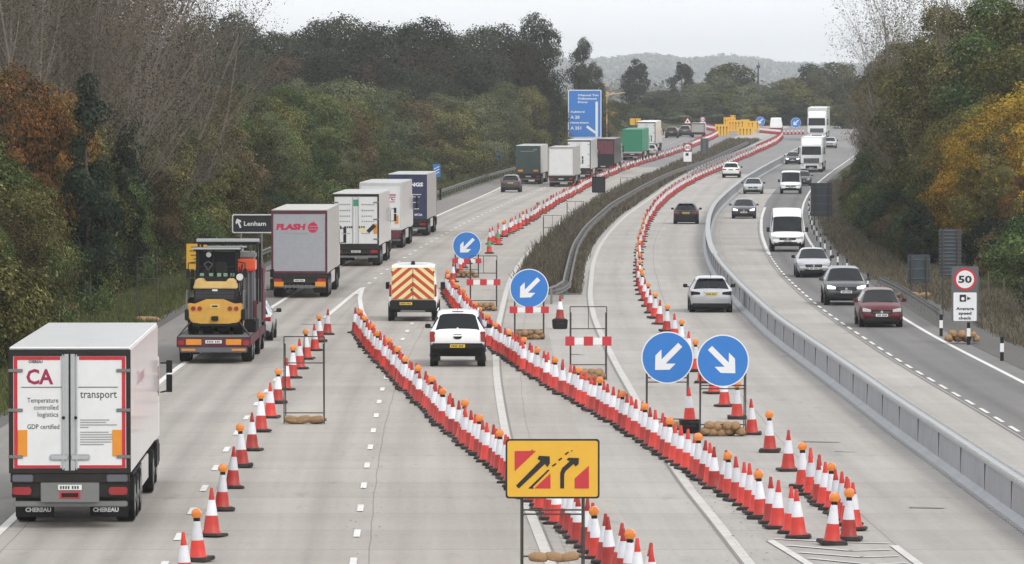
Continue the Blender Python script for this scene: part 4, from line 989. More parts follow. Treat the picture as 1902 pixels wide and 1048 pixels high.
def barrier_board(t, bw, bz, h, n=5):
    o = None
    b = MB()
    for k in range(n):
        x0 = -bw / 2 + bw * k / n; a = MB(); (a if k % 2 == 0 else b).box(x0, x0 + bw / n, -.035, -.005, bz - h / 2 * (1.15 if k % 2 == 0 else .9), bz + h / 2 * (1.15 if k % 2 == 0 else .9))
        if a.v: a.build('red_panel', M['signred'], t)
    MB().box(-bw / 2, bw / 2, -.028, -.012, bz - h * .42, bz + h * .42).build('white_board', M['signwhite'], t)
SB = 'sandbags weighting the sign frames'
def bags(X, Y, w_, n, where, rows=1, s=1.0, z=0.036, seed=1):
    rnd = random.Random(seed); k = 0
    for r_ in range(rows):
        m_ = n - r_
        for i in range(m_):
            k += 1; x = X - w_ / 2 + w_ * (i + .5 + r_ * .5) / n
            pos = ['leftmost', '2nd from left', '3rd from left', '4th from left', '5th from left', '6th from left'][i]
            lab = 'brown sandbag %s%s' % (where, (', ' + pos + (' on top' if r_ else (' below' if rows > 1 else ''))))
            sandbag(x, Y + rnd.uniform(.1, .3), z + .15 * r_ * s, lab, SB, rnd.choice([1.4, 1.7, 1.57, 1.2]) if n > 3 else rnd.uniform(-.1, .1) + (0 if n < 4 else 1.5), s, seed * 17 + k)
# twin arrows
t1, X1, Y1 = round_sign(1240, 667, 48.6, 800, 'round blue sign with white arrow pointing down left, beside its twin', w_=1.16, bars=(1.42, 1.30, .28), name='arrow_sign')
t2, X2, Y2 = round_sign(1343, 673, 48.8, 812, 'round blue sign with white arrow pointing down right', True, w_=1.24, bars=(1.36, 1.27, .3), name='arrow_sign')
bags(X2, Y2, 1.15, 5, 'heaped under the right-pointing arrow sign', 2, 1.0, seed=3); bags(X1, Y1, 1.0, 4, 'under the left-pointing twin arrow sign', 1, 1.0, seed=4)
t3, X3, Y3 = round_sign(983, 537.5, 36.3, 632, 'round blue left arrow sign above a red and white board, middle of the road', board=(577.5, 73, 11), w_=1.12, bars=(.35,), name='arrow_sign')
bags(X3, Y3, 1.05, 6, 'under the middle blue arrow sign', 2, .95, seed=5)
t4, X4, Y4 = round_sign(867, 458, 26.4, 517, 'smallest near round blue left arrow sign, right of the chevron van', board=(486, 54, 8), w_=1.2, bars=(.4,), name='arrow_sign')
bags(X4, Y4, 1.1, 4, 'under the blue arrow sign furthest up the road', 2, .9, seed=6)
# empty frames, some with a red and white board
def empty_frame(x0, x1, ytop, ybase, bars_py, label, board=None, bag=None, group='bare sign frames'):
    g = G((x0 + x1) / 2, ybase); Y = g.y; w_ = (x1 - x0) / FPX * Y; h = ZA(ytop, Y) - g.z
    t = thing('empty_sign_stand', label, 'sign stand', (XA((x0 + x1) / 2, Y), Y, g.z + .036), 0, group)
    frame_stand(t, w_, h, [h] + [ZA(b, Y) - g.z for b in bars_py], back=True)
    mb = MB().tube([(0, .03, ZA(bars_py[0], Y) - g.z), (0, .03, h)], .013); mb.build('centre_bar', M['dksteel'], t)
    if board: barrier_board(t, board[1] / FPX * Y, ZA(board[0], Y) - g.z, board[2] / FPX * Y)
    if bag: bags(XA((x0 + x1) / 2, Y), Y, w_ * .95, bag[0], bag[1], bag[2], .95, seed=int(x0))
    return t
empty_frame(527, 602, 628, 790, (677, 770), 'tall dark empty sign frame beside the spaced cone row', bag=(3, 'on the empty frame by the spaced cones', 1))
empty_frame(873, 923, 477, 579, (509, 560), 'empty sign frame with board behind the pickup', (526, 63, 10), (5, 'under the frame behind the pickup', 2))
empty_frame(1059, 1127, 572, 708, (613, 680), 'empty sign frame with board in front of the central reserve', (636, 86, 15), (5, 'under the frame ahead of the reserve', 2))
empty_frame(1009, 1043, 401, 447, (424,), 'small empty frame at the left edge of the reserve weeds')
empty_frame(1053, 1084, 375, 420, (396,), 'small empty frame among the reserve weeds')
empty_frame(1152, 1175, 331, 358, (344,), 'tiny empty frame far up the reserve edge')
empty_frame(254, 291, 480, 600, (520, 560), 'tall dark empty frame standing on the left grass verge', bag=(3, 'on the left verge frame', 1))
# yellow lane closure sign in front
g = G(1028, 1068); Y = g.y; X = XA(1026.5, Y); k = Y / FPX
t = thing('lane_closure_sign', 'large yellow lane closure sign with black arrows and red wedges in the foreground', 'road sign', (X, Y, .036))
zc = ZA(875, Y); W2, H2 = 175 * k, 111 * k
MB().prism(rounded(W2, H2, .06, 0, zc), -.012, .012).build('sign_rim', M['signblack'], t)
MB().prism(rounded(W2 - .07, H2 - .07, .045, 0, zc), -.018, -.008).build('sign_face', M['signyellow'], t)
# pictogram in face units: crop pixels (240..915, 155..585) of the enlarged photograph
def pp(pts): return [((x - 577) / 675 * W2, zc - (z - 370) / 430 * H2) for x, z in pts]
def ccw(p):
    a = sum(p[i][0] * p[(i + 1) % len(p)][1] - p[(i + 1) % len(p)][0] * p[i][1] for i in range(len(p))); return p if a > 0 else p[::-1]
mb = MB()
for q in ([(305, 242), (460, 240), (305, 388)], [(445, 512), (562, 402), (562, 512)], [(735, 512), (735, 440), (838, 348), (838, 512)]): MB().prism(ccw(pp(q)), -.024, -.015).build('red_wedge', M['signred'], t)
mb = MB()
for q in ([(314, 492), (490, 312), (468, 300), (480, 276), (556, 280), (558, 330), (540, 358), (522, 335), (335, 512)],
          [(402, 512), (545, 375), (556, 380), (438, 500), (440, 514)],
          [(632, 512), (632, 400), (645, 365), (700, 315), (678, 305), (690, 290), (766, 292), (764, 335), (742, 355), (728, 335), (672, 385), (660, 410), (660, 512)],
          [(572, 345), (600, 328), (604, 338), (578, 356)], [(617, 303), (642, 288), (646, 298), (622, 314)], [(664, 262), (690, 244), (694, 254), (670, 272)], [(710, 240), (718, 232), (720, 240), (713, 246)], [(424, 236), (432, 230), (434, 240), (427, 244)]): mb.prism(ccw(pp(q)), -.025, -.014)
mb.build('black_arrows', M['signblack'], t)
frame_stand(t, 117 * k, zc, (ZA(952, Y), ZA(960, Y), .1, .32), back=True)
for i, x in enumerate((1000, 1028, 1060)): sandbag(XA(x, Y), Y + .06, .22 + .036, 'brown sandbag on the yellow sign frame, %s' % ['leftmost', 'middle', 'rightmost'][i], SB, .05, .78, 90 + i)
# cones in black ballast tubs
for (x, y, lab, wd) in ((1281, 806, 'black rubber ballast tub between the twin arrow signs', 36), (1040, 612, 'black rubber ballast tub before the reserve end', 28)):
    g = G(x, y); w_ = wd / FPX * g.y
    t = thing('ballast_tub', lab, 'ballast tub', (g.x, g.y, .036), .1, 'black ballast tubs')
    mb = MB(); mb.prism([(-w_ * .46, 0), (w_ * .46, 0), (w_ * .5, .36), (-w_ * .5, .36)], -.2, .25); mb.build('tub_body', M['plastic'], t, bevel=.02)
    mb = MB(); mb.cb((0, -.22, .2), (w_ * .5, .03, .05)); mb.build('handle', M['conebase'], t)
    cone(g.x, g.y + .03, False, 'traffic cone standing on the ballast tub %s' % ('between the twin arrow signs' if x > 1200 else 'before the reserve end'), 'cones on ballast tubs', z=.38 - (.12 if x > 1200 else .05), rz=0)
# 50 sign
g = G(1792, 640); Y = g.y; k = Y / FPX; X = XA(1793, Y)
t = thing('speed_limit_sign', 'roadside 50 limit sign above a white camera panel on the right verge', 'road sign', (X, Y, 0), -.05)
zt, zm, zb = ZA(496, Y), ZA(543, Y), ZA(596, Y)
MB().prism(rounded(50 * k, (597 - 495) * k, .04, 0, (zt + zb) / 2), -.005, .025).build('backing_board', M['signgrey'], t)
MB().prism(rounded(43 * k, (596 - 543) * k, .04, 0, (zm + zb) / 2 - .01), -.01, .02).build('camera_panel', M['signwhite'], t)
zc = ZA(519, Y); MB().prism(disc(21 * k, 0, zc), -.018, -.005).build('red_ring', M['signred'], t); MB().prism(disc(16.5 * k, 0, zc), -.022, -.01).build('white_disc', M['signwhite'], t)
mb = MB(); text(mb, '50', 0, zc - 6.2 * k, -.025, 12.5 * k, 25 * k, bold=.035); mb.build('number', M['signblack'], t)
mb = MB(); text(mb, 'Average', 0, ZA(576, Y), -.018, 5.2 * k, 33 * k, bold=.03); text(mb, 'speed', 0, ZA(584.5, Y), -.018, 5.2 * k, 24 * k, bold=.03); text(mb, 'check', 0, ZA(593.5, Y), -.018, 5.2 * k, 24 * k, bold=.03)
mb.prism(rounded(12 * k, 13 * k, .02, -4 * k, ZA(554, Y)), -.018, -.005); mb.prism([(4 * k, ZA(558, Y)), (11 * k, ZA(554.5, Y)), (4 * k, ZA(551, Y))], -.018, -.005); mb.build('lettering', M['signblack'], t)
mb = MB(); mb.prism(disc(3.2 * k, -4 * k, ZA(555, Y), 16), -.021, -.012); mb.build('lens_symbol', M['signwhite'], t)
mb = MB(); mb.box(-15 * k, -12 * k, .02, .08, -.1, zt); mb.build('post', M['steel'], t); mb = MB(); mb.box(12 * k, 15 * k, .02, .08, -.1, zt); mb.build('post', M['steel'], t)
bags(X - .1, Y, 1.35, 4, 'at the foot of the 50 sign', 2, 1.1, .1, seed=31)
# dark sign backs on the right
def sign_back(x0, x1, y0, y1, base, label, slats=0, name='road_sign', m='signdark', cat='road sign', posts=2, leg=M['dksteel']):
    g = G((x0 + x1) / 2, base); Y = g.y; k = Y / FPX; X = XA((x0 + x1) / 2, Y)
    t = thing(name, label, cat, (X, Y, g.z), 0)
    z0, z1 = ZA(y1, Y) - g.z, ZA(y0, Y) - g.z; w_ = (x1 - x0) * k
    MB().prism(rounded(w_, z1 - z0, .05, 0, (z0 + z1) / 2), 0, .03).build('panel', M[m], t)
    if slats:
        mb = MB()
        for i in range(slats): z = z0 + (z1 - z0) * (i + .5) / slats; mb.box(-w_ * .48, w_ * .48, -.035, 0, z - .02, z + .02)
        mb.build('stiffening_rails', M['signgrey'], t)
    for i in range(posts):
        x = 0 if posts == 1 else (-.33 + .66 * i) * w_; MB().cyl((x, -.06, -.2), (x, -.06, z1 - .05), .045, .045, 8).build('post', leg, t)
    return t, X, Y, k, z0, z1, w_
sign_back(1744, 1786, 425, 513, 590, 'tall ribbed back of a sign above the right verge', 13)
sign_back(1686, 1728, 473, 526, 560, 'dark square sign back behind the right crash barrier', 3)
sign_back(1506, 1546, 340, 402, 420, 'dark sign back at the right verge beyond the white van', 4)
sign_back(1301, 1316, 257, 289, 291, 'dark sign back on the reserve beside the far camera sign', 3, m='signgrey')
g = G(1706, 558); bags(g.x - .2, g.y, 1.5, 3, 'lying below the dark sign back on the right verge', 1, 1.1, .1, seed=33)
# marker posts
mp_ = [(1748, 626), (1799, 642), (1861, 672)] + [(1612, 541), (1592, 526), (1573, 512), (1556, 499), (1543, 486), (1532, 473), (1524, 460), (1517, 448), (1512, 437), (1508, 427), (1505, 417), (1503, 408), (1502, 398), (1503, 388)]
mp_ = sorted(mp_, key=lambda p: -p[1])
for i, (x, y) in enumerate(mp_):
    g = G(x, y); t = thing('marker_post', '%s nearest black and white marker post on the right verge' % ORD(i + 1), 'marker post', (g.x, g.y, 0), 0, 'black and white verge marker posts')
    pw = .06 if i < 3 else .04; MB().box(-pw, pw, -.04, .04, 0, .86).build('post_body', M['plastic'], t, bevel=.01); MB().box(-pw - .004, pw + .004, -.045, .045, .34, .64).build('white_band', M['signwhite'], t)
# wooden fence stakes behind the right verge
for i, Y in enumerate([196, 200, 205, 212, 220, 228, 237, 246, 256, 266, 276, 288]):
    X = RE(Y) + 4.1; t = thing('fence_stake', '%s nearest weathered stake of the wire fence behind the right verge' % ORD(i + 1), 'fence stake', (X, Y, .2), 0, 'fence stakes behind the right verge')
    MB().cyl((0, 0, -.2), (rt.uniform(-.05, .05), 0, 1.15), .045, .04, 7).build('stake', M['wood'], t); MB().cyl((0, 0, .1), (.35, .25, .02), .03, .03, 6).build('brace', M['wood'], t)
# Lenham sign
g = G(466, 505); Y = 305.0; k = Y / FPX; X = XA(471, Y)
t = thing('direction_sign', 'black direction sign reading Lenham with a white arrow, left verge', 'road sign', (X, Y, .2))
z0, z1 = ZA(433, Y) - .2, ZA(398, Y) - .2; w_ = 80 * k
MB().prism(rounded(w_, z1 - z0, .1, 0, (z0 + z1) / 2), 0, .03).build('white_border', M['signwhite'], t)
MB().prism(rounded(w_ - .12, z1 - z0 - .12, .07, 0, (z0 + z1) / 2), -.01, .002).build('sign_face', M['signblack'], t)
mb = MB(); text(mb, 'Lenham', -w_ / 2 + 22 * k, (z0 + z1) / 2 - 3.8 * k, -.016, 8.0 * k, 41 * k, 'l', .02)
a = [(0, -9), (3.4, -9), (3.4, 2), (7, 0), (7, 4), (1.7, 9.5), (-3.6, 4), (-3.6, 0), (0, 2)]; c_, s_ = math.cos(R(22)), math.sin(R(22))
mb.prism(ccw([(-w_ / 2 + (11 + u * c_ - v * s_) * k, (z0 + z1) / 2 + (u * s_ + v * c_) * k) for u, v in a]), -.018, -.005); mb.build('lettering', M['signwhite'], t)
for x in (-w_ * .3, w_ * .18): MB().cyl((x, .07, -.4), (x, .07, z1 - .1), .06, .06, 8).build('post', M['steel'], t)
# yellow sign behind the low loader, and one peeping over the box lorry
Y = 262.0; k = Y / FPX; X = XA(365, Y)
t = thing('diversion_sign', 'tall yellow roadworks sign half hidden behind the loaded flatbed lorry', 'road sign', (X, Y, .2)); z0, z1 = ZA(504, Y) - .2, ZA(453, Y) - .2
MB().prism(rounded(38 * k, z1 - z0, .03, 0, (z0 + z1) / 2), 0, .03).build('sign_face', M['signyellow'], t)
mb = MB()
for i, (yy, ww) in enumerate(((458, 20), (465, 26), (473, 22), (480, 12), (488, 24))): mb.box(-ww / 2 * k, ww / 2 * k, -.01, .0, ZA(yy + 2.4, Y) - .2, ZA(yy, Y) - .2)
mb.build('lettering_lines', mat('faded lettering', (.2, .12, .03), .6), t)
for x in (-.33, .33): MB().cyl((x, .06, -.3), (x, .06, z1 - .1), .03, .03, 6).build('post', M['dksteel'], t)
Y = 420.0; k = Y / FPX; t = thing('yellow_sign', 'top of a yellow sign showing above the white hazard box lorry', 'road sign', (XA(661, Y), Y, .2)); z1 = ZA(351, Y) - .2
MB().prism(rounded(26 * k, 1.5, .05, 0, z1 - .75), 0, .03).build('sign_face', M['signyellow'], t); MB().cyl((0, .06, -.2), (0, .06, z1 - .1), .04, .04, 6).build('post', M['dksteel'], t)
# countdown markers
for (x, y0, y1, Y, n, lab) in ((811, 305, 329, 565, 3, 'three'), (926, 275, 298, 640, 2, 'two'), (1030, 250, 271, 715, 1, 'one')):
    k = Y / FPX; w_ = 14 * k if n == 3 else 12.5 * k; t = thing('countdown_marker', 'blue countdown marker with %s white diagonal bar%s' % (lab, '' if n == 1 else 's'), 'road sign', (XA(x, Y), Y, zr(Y)), 0, 'blue countdown markers')
    z0, z1 = ZA(y1, Y) - zr(Y), ZA(y0, Y) - zr(Y); MB().prism(rounded(w_, z1 - z0, .05, 0, (z0 + z1) / 2), 0, .03).build('sign_face', M['signblue'], t)
    mb = MB()
    for i in range(n):
        zc = (z0 + z1) / 2 + (i - (n - 1) / 2) * .27; mb.prism([(-w_ * .32, zc + .1), (-w_ * .32, zc - .02), (w_ * .32, zc - .2), (w_ * .32, zc - .08)] if n < 3 else [(-w_ * .36, zc - .18), (w_ * .36, zc + .1), (w_ * .36, zc + .2), (-w_ * .36, zc - .08)], -.012, .0)
    mb.build('bars', M['signwhite'], t); MB().cyl((0, .06, -.2), (0, .06, z1 - .1), .05, .05, 6).build('post', M['steel'], t)
Y = 700.0; t = thing('blue_sign', 'small blue sign just above the dark green lorry roof', 'road sign', (XA(1014, Y), Y, zr(Y))); k = Y / FPX; z1 = ZA(263, Y) - zr(Y)
MB().prism(rounded(12 * k, 1.0, .05, 0, z1 - .5), 0, .03).build('sign_face', M['signblue'], t); MB().cyl((0, .06, -.2), (0, .06, z1 - .1), .05, .05, 6).build('post', M['steel'], t)
# large blue motorway sign
Y = 792.0; k = Y / FPX; zg = zr(Y); X = XA(1086, Y); z0, z1 = ZA(256, Y) - zg, ZA(167, Y) - zg; w_ = 62 * k
t = thing('motorway_sign', 'tall blue motorway exit sign with white lettering above the lorries', 'road sign', (X, Y, zg))
MB().prism(rounded(w_, z1 - z0, .2, 0, (z0 + z1) / 2), 0, .06).build('white_border', M['signwhite'], t); MB().prism(rounded(w_ - .25, z1 - z0 - .25, .15, 0, (z0 + z1) / 2), -.02, .01).build('sign_face', M['signblue'], t)
mb = MB(); U = lambda px: (px - 1086) * k; V = lambda py: ZA(py, Y) - zg
for (s_, x, y, h, ww) in (('Channel Tun', 1073.5, 178.6, 3.4, 38), ('Folkestone', 1073.5, 185, 3.4, 35), ('Dover', 1073.5, 191.5, 3.4, 19), ('Ashford', 1059.5, 209.5, 3.4, 26), ('A 20', 1059.5, 220.5, 5.4, 17), ('Faversham', 1059.5, 229.5, 3.4, 34), ('A 251', 1059.5, 240.5, 5.4, 20)):
    text(mb, s_, U(x), V(y), -.03, h * k, ww * k, 'l', .03)
mb.build('lettering', M['signwhite'], t)
mb = MB(); mb.box(U(1106), U(1110.5), -.035, -.018, V(254), V(189)); mb.build('route_line', M['signwhite'], t)
mb = MB(); mb.prism(ccw([(U(1106), V(249)), (U(1106), V(244)), (U(1091), V(233)), (U(1088.5), V(237))]), -.034, -.019); mb.build('exit_branch', M['signwhite'], t)
for x in (-w_ * .3, w_ * .3): MB().cyl((x, .15, -.2), (x, .15, z1 - .2), .12, .12, 8).build('post', M['steel'], t)
# average speed camera masts
for (x0, y0, x1, y1, Y, lab) in ((1089, 163, 1131, 158, 830, 'left'), (1127, 176, 1161, 172, 850, 'right')):
    k = Y / FPX; zg = zr(Y); X = XA(x0, Y); t = thing('camera_mast', 'yellow speed camera mast with thin arm, %s of the pair by the blue sign' % lab, 'camera mast', (X, Y, zg), 0, 'yellow camera masts')
    yl = M['hoodyellow']; h = ZA(y0, Y) - zg; MB().cyl((0, 0, 0), (0, 0, h), .09, .06, 8).build('pole', M['steel'] if lab == 'left' else yl, t); MB().cb((0, 0, h + .1), (.5, .5, .75)).build('camera_head', yl, t, bevel=.05)
    MB().cyl((0, 0, h), ((x1 - x0) * k, 0, ZA(y1, Y) - zg), .09, .07, 6).build('arm', yl, t)
# yellow diversion boards in a cluster
yb = [(1328, 231, 1354, 254, 880, 0), (1344, 218, 1366, 240, 915, 1), (1352, 223, 1376, 244, 905, 1), (1376, 222, 1392, 244, 912, 0), (1388, 225, 1406, 243, 906, 1), (1370, 236, 1398, 256, 885, 0), (1395, 226, 1409, 240, 900, 0), (1356, 214, 1366, 222, 925, 0)]
for i, (x0, y0, x1, y1, Y, v) in enumerate(yb):
    k = Y / FPX; zg = zr(Y); X = XA((x0 + x1) / 2, Y); z0, z1 = ZA(y1, Y) - zg, ZA(y0, Y) - zg; w_ = (x1 - x0) * k
    t = thing('lane_control_sign', 'yellow lane arrow board in the far cluster, %s from the left' % ORD(sorted(range(8), key=lambda q: yb[q][0]).index(i) + 1), 'road sign', (X, Y, zg), 0, 'cluster of yellow lane boards by the far bend')
    MB().prism(rounded(w_, z1 - z0, .06, 0, (z0 + z1) / 2), 0, .04).build('sign_face', M['signyellow'], t)
    mb = MB(); mr_ = MB(); n = 4 if w_ > 1.6 else 2; h = z1 - z0
    for q in range(n):
        x = -w_ * .34 + w_ * .68 * q / (n - 1); m_ = mr_ if q < 2 and v else mb; m_.box(x - .04, x + .04, -.02, -.0, z0 + h * .15, z0 + h * .72); m_.prism(ccw([(x - .14, z0 + h * .68), (x + .14, z0 + h * .68), (x, z0 + h * .88)]), -.02, 0)
    mb.build('black_arrows', M['signblack'], t)
    if mr_.v: mr_.build('red_arrows', M['signred'], t)
    for x in (-w_ * .4, w_ * .4): MB().cyl((x, .06, 0), (x, .06, z0 + .1), .04, .04, 6).build('post', M['dksteel'], t)
sign_back(1170, 1190, 220, 232, 262, 'small orange-yellow sign above the green lorry', 0, name='yellow_sign', m='signyellow', posts=1)
# warning triangle, far speed signs
Y = 880.; k = Y / FPX; zg = zr(Y); t = thing('warning_sign', 'white and red warning triangle above the far cars', 'road sign', (XA(1277, Y), Y, zg)); z0, z1 = ZA(230, Y) - zg, ZA(218, Y) - zg; w_ = 14 * k
MB().prism(ccw([(-w_ / 2, z0), (w_ / 2, z0), (0, z1)]), 0, .03).build('red_border', M['signred'], t); MB().prism(ccw([(-w_ * .4, z0 + .09), (w_ * .4, z0 + .09), (0, z1 - .14)]), -.01, 0.01).build('sign_face', M['signwhite'], t)
MB().prism(disc(.15, 0, z0 + .35, 10), -.02, 0).build('symbol', M['signblack'], t); MB().cyl((0, .05, 0), (0, .05, z0 + .2), .04, .04, 6).build('post', M['steel'], t)
for (x, ya, ym, yb_, Y, lab, w0) in ((1277, 266, 282, 300, 640., 'small speed limit and camera sign on the reserve edge', 15), (1305, 217, 226, 235, 890., 'tiny speed limit and camera sign beyond the grey lorry', 9.5)):
    k = Y / FPX; zg = zr(Y); t = thing('speed_limit_sign', lab, 'road sign', (XA(x, Y), Y, zg)); w_ = w0 * k; za, zm, zb = [ZA(v, Y) - zg for v in (ya, ym, yb_)]
    MB().prism(rounded(w_ * 1.1, za - zm, .03, 0, (za + zm) / 2), 0, .03).build('backing_board', M['signgrey'], t); r = (za - zm) * .46
    MB().prism(disc(r, 0, (za + zm) / 2, 20), -.01, 0.01).build('red_ring', M['signred'], t); MB().prism(disc(r * .78, 0, (za + zm) / 2, 20), -.016, 0).build('white_disc', M['signwhite'], t)
    mb = MB(); text(mb, '50', 0, (za + zm) / 2 - r * .3, -.02, r * .6, r * 1.15, bold=.03); mb.build('number', M['signblack'], t)
    MB().prism(rounded(w_, zm - zb, .03, 0, (zb + zm) / 2 - .02), -.005, .03).build('camera_panel', M['signwhite'], t); MB().cb((-.05, -.015, zm - .3), (w_ * .35, .01, .3)).build('camera_symbol', M['signblack'], t); MB().cyl((0, .05, 0), (0, .05, zm), .05, .05, 6).build('post', M['steel'], t)
round_sign(1412, 226, 8.6, 245, 'far round blue arrow sign just right of the yellow boards', stand=False, name='arrow_sign')
round_sign(1478, 228.5, 9.5, 247, 'far round blue arrow sign left of the oncoming lorries', stand=False, name='arrow_sign')
# portable message board, back side
g = G(1112, 380); Y = g.y; k = Y / FPX; t = thing('message_sign', 'black square electronic message board on a pole at the reserve', 'message sign', (XA(1112, Y), Y, 0)); z0, z1 = ZA(358, Y), ZA(328, Y)
MB().prism(rounded(25 * k, z1 - z0, .08, 0, (z0 + z1) / 2), 0, .18).build('display_box', M['plastic'], t); MB().prism(rounded(21 * k, z1 - z0 - .2, .05, 0, (z0 + z1) / 2), -.01, .01).build('screen', M['signblack'], t)
MB().cyl((0, .1, 0), (0, .1, z0), .07, .07, 8).build('pole', M['steel'], t); MB().cb((0, .1, z1 + .08), (.9, .5, .03)).build('solar_panel', M['steel'], t); MB().cb((0, .1, .06), (.9, .9, .1)).build('foot', M['conebase'], t)
# poles in the distance
Y = 1000.; t = thing('street_lamp', 'thin pale lighting column behind the yellow boards', 'street lamp', (XA(1380, Y), Y, zr(Y))); h = ZA(168, Y) - zr(Y); MB().cyl((0, 0, 0), (0, 0, h), .12, .07, 8).build('column', M['steel'], t); MB().cb((.25, 0, h), (.9, .25, .12)).build('lantern', M['steel'], t, bevel=.03)
Y = 1080.; t = thing('mast', 'dark mast with small head above the far trees', 'mast', (XA(1408, Y), Y, zr(Y))); h = ZA(124, Y) - zr(Y); MB().cyl((0, 0, 0), (0, 0, h), .22, .13, 8).build('pole', M['signdark'], t); MB().cb((0, 0, h), (.7, .5, .5)).build('head', M['signdark'], t, bevel=.05); MB().cb((0.1, 0, h + .5), (.15, .15, .6)).build('finial', M['signdark'], t)

# small grit and leaf scraps on the concrete beside the cones
rg = random.Random(9); mb = MB()
for i in range(900):
    Y = 100 * (3.4 ** rg.random()); c = rg.choice((L3, L4, L4, D2)); X = c(Y) + rg.gauss(.3, .5); r_ = rg.uniform(.012, .04); a = rg.uniform(0, 6.28); z = .040
    q = [(X + r_ * rg.uniform(.6, 1.3) * math.cos(a + k * 1.57), Y + r_ * 1.6 * math.sin(a + k * 1.57), z + rg.uniform(0, .012)) for k in range(4)]; mb.add(q, [(0, 1, 2, 3)])
tag(mb.build('grit', mat('grit and leaf scraps', (.13, .10, .07), .9, var=.5)), 'brown grit and leaf scraps scattered on the concrete beside the cones', 'grit', kind='stuff')
# ------------------------------------------------------------------ vehicles
def shell(t, st, L, m, glass_rear=(2, 3), glass_front=(6, 7), side=(3, 6), roof_mat=None, rear_glass=True, side_glass=True):
    """a car body lofted over stations (y, zb, zs, zt, wb, wt, wr); the glass is cut out of the same skin"""
    rings = []
    for (y, zb, zs, zt, wb, wt, wr) in st:
        dz = zt - zs; c7 = (wr, zt - min(.06, dz * .5)); p4 = (wt - .01, zs)
        lp = lambda a, b, k: (a[0] + (b[0] - a[0]) * k, a[1] + (b[1] - a[1]) * k)
        right = [(0, zb), (wb * .85, zb), (wb, zb + .12), (wt + .005, zb + (zs - zb) * .62), p4, lp(p4, c7, .09), lp(p4, c7, .88), c7, (wr * .82, zt - .004), (wr * .45, zt + .012), (0, zt + .018)]
        ring = right + [(-x, z) for x, z in right[-2:0:-1]]
        rings.append([(x, y, z) for x, z in ring])
    n = len(rings[0]); B, W_, RW, SL, SR = MB(), MB(), MB(), MB(), MB()
    vs = [v for r_ in rings for v in r_]
    for b in (B, W_, RW, SL, SR): b.v = list(vs)
    for i in range(len(rings) - 1):
        for k in range(n):
            q = (i * n + k, i * n + (k + 1) % n, (i + 1) * n + (k + 1) % n, (i + 1) * n + k); q = q[::-1]; q = tuple(q)
            topband = 7 <= k <= 12
            if rear_glass and glass_rear[0] <= i < glass_rear[1] and topband: RW.f.append(q)
            elif glass_front[0] <= i < glass_front[1] and topband: W_.f.append(q)
            elif side_glass and side[0] <= i < side[1] and k == 5: SR.f.append(q)
            elif side_glass and side[0] <= i < side[1] and k == 14: SL.f.append(q)
            else: B.f.append(q)
    B.f.append(tuple(range(n))); B.f.append(tuple(range((len(rings) - 1) * n + n - 1, (len(rings) - 1) * n - 1, -1)))
    def fin(mb, name, mm):
        if not mb.f: return
        used = sorted({i for f in mb.f for i in f}); mp = {u: k for k, u in enumerate(used)}
        mb.v = [mb.v[u] for u in used]; mb.f = [tuple(mp[i] for i in f) for f in mb.f]
        me = mb.mesh(name, True)
        bm = bmesh.new(); bm.from_mesh(me); bmesh.ops.recalc_face_normals(bm, faces=bm.faces)
        c = Vector((0, L / 2, .8)); s_ = sum((f.calc_center_median() - c).dot(f.normal) * f.calc_area() for f in bm.faces)
        if s_ < 0: bmesh.ops.reverse_faces(bm, faces=bm.faces)
        bm.to_mesh(me); bm.free()
        try: me.set_sharp_from_angle(angle=R(40))
        except Exception: pass
        me.materials.append(mm); return place_mesh(name, me, t)
    body = fin(B, 'body', m); fin(W_, 'windscreen', M['glass']); fin(RW, 'rear_window', M['glass']); fin(SL, 'side_window', M['glass']); fin(SR, 'side_window', M['glass'])
    return body
_wm = {}
def wheel(t, x, y, r, w_, rim='alu'):
    k = (round(r, 3), round(w_, 3), rim)
    if k not in _wm:
        a = MB(); a.cyl((-w_ / 2, 0, 0), (w_ / 2, 0, 0), r, r, 22); a = a.mesh('wheel', bevel=.025); a.materials.append(M['rubber'])
        b = MB(); b.cyl((-w_ / 2 - .004, 0, 0), (w_ / 2 + .004, 0, 0), r * .62, r * .62, 18); b.cyl((-w_ / 2 - .03, 0, 0), (w_ / 2 + .03, 0, 0), r * .22, r * .2, 10)
        b = b.mesh('rim', bevel=.01); b.materials.append(M[rim]); _wm[k] = (a, b)
    o = place_mesh('wheel', _wm[k][0], t, (x, y, r)); place_mesh('rim', _wm[k][1], o); return o
def spot(px, base, Lback=0.0, towards=False, hdc=None, off=None):
    g = G(px, base); Y = g.y; c = hdc or D1; hd = c.hd(Y + 3); a = -math.atan(hd); s_ = slope(Y + 3)
    if not towards: return (g.x, g.y, g.z + .03), a, math.atan(s_), Y
    d = Vector((hd, 1, s_)).normalized(); p = g + d * Lback
    return (p.x, p.y, p.z + .03), a + math.pi, -math.atan(s_), Y
BX = lambda t, n, m, x0, x1, y0, y1, z0, z1, b=.0: MB().box(x0, x1, y0, y1, z0, z1).build(n, M[m] if isinstance(m, str) else m, t, bevel=b)
def plate(t, y, z, m, sgn, w_=.5, x=0):
    p = BX(t, 'number_plate', m, x - w_ / 2, x + w_ / 2, min(y, y + sgn * .015), max(y, y + sgn * .015), z - .055, z + .055)
    mb = MB()
    for q in (-.19, -.135, -.08, -.025, .06, .115, .17): xx = x + q * w_ / .5; yy = y + sgn * .016; mb.box(xx - .018, xx + .018, min(yy, yy + sgn * .003), max(yy, yy + sgn * .003), z - .033, z + .033)
    mb.build('plate_characters', M['textdark'], p)
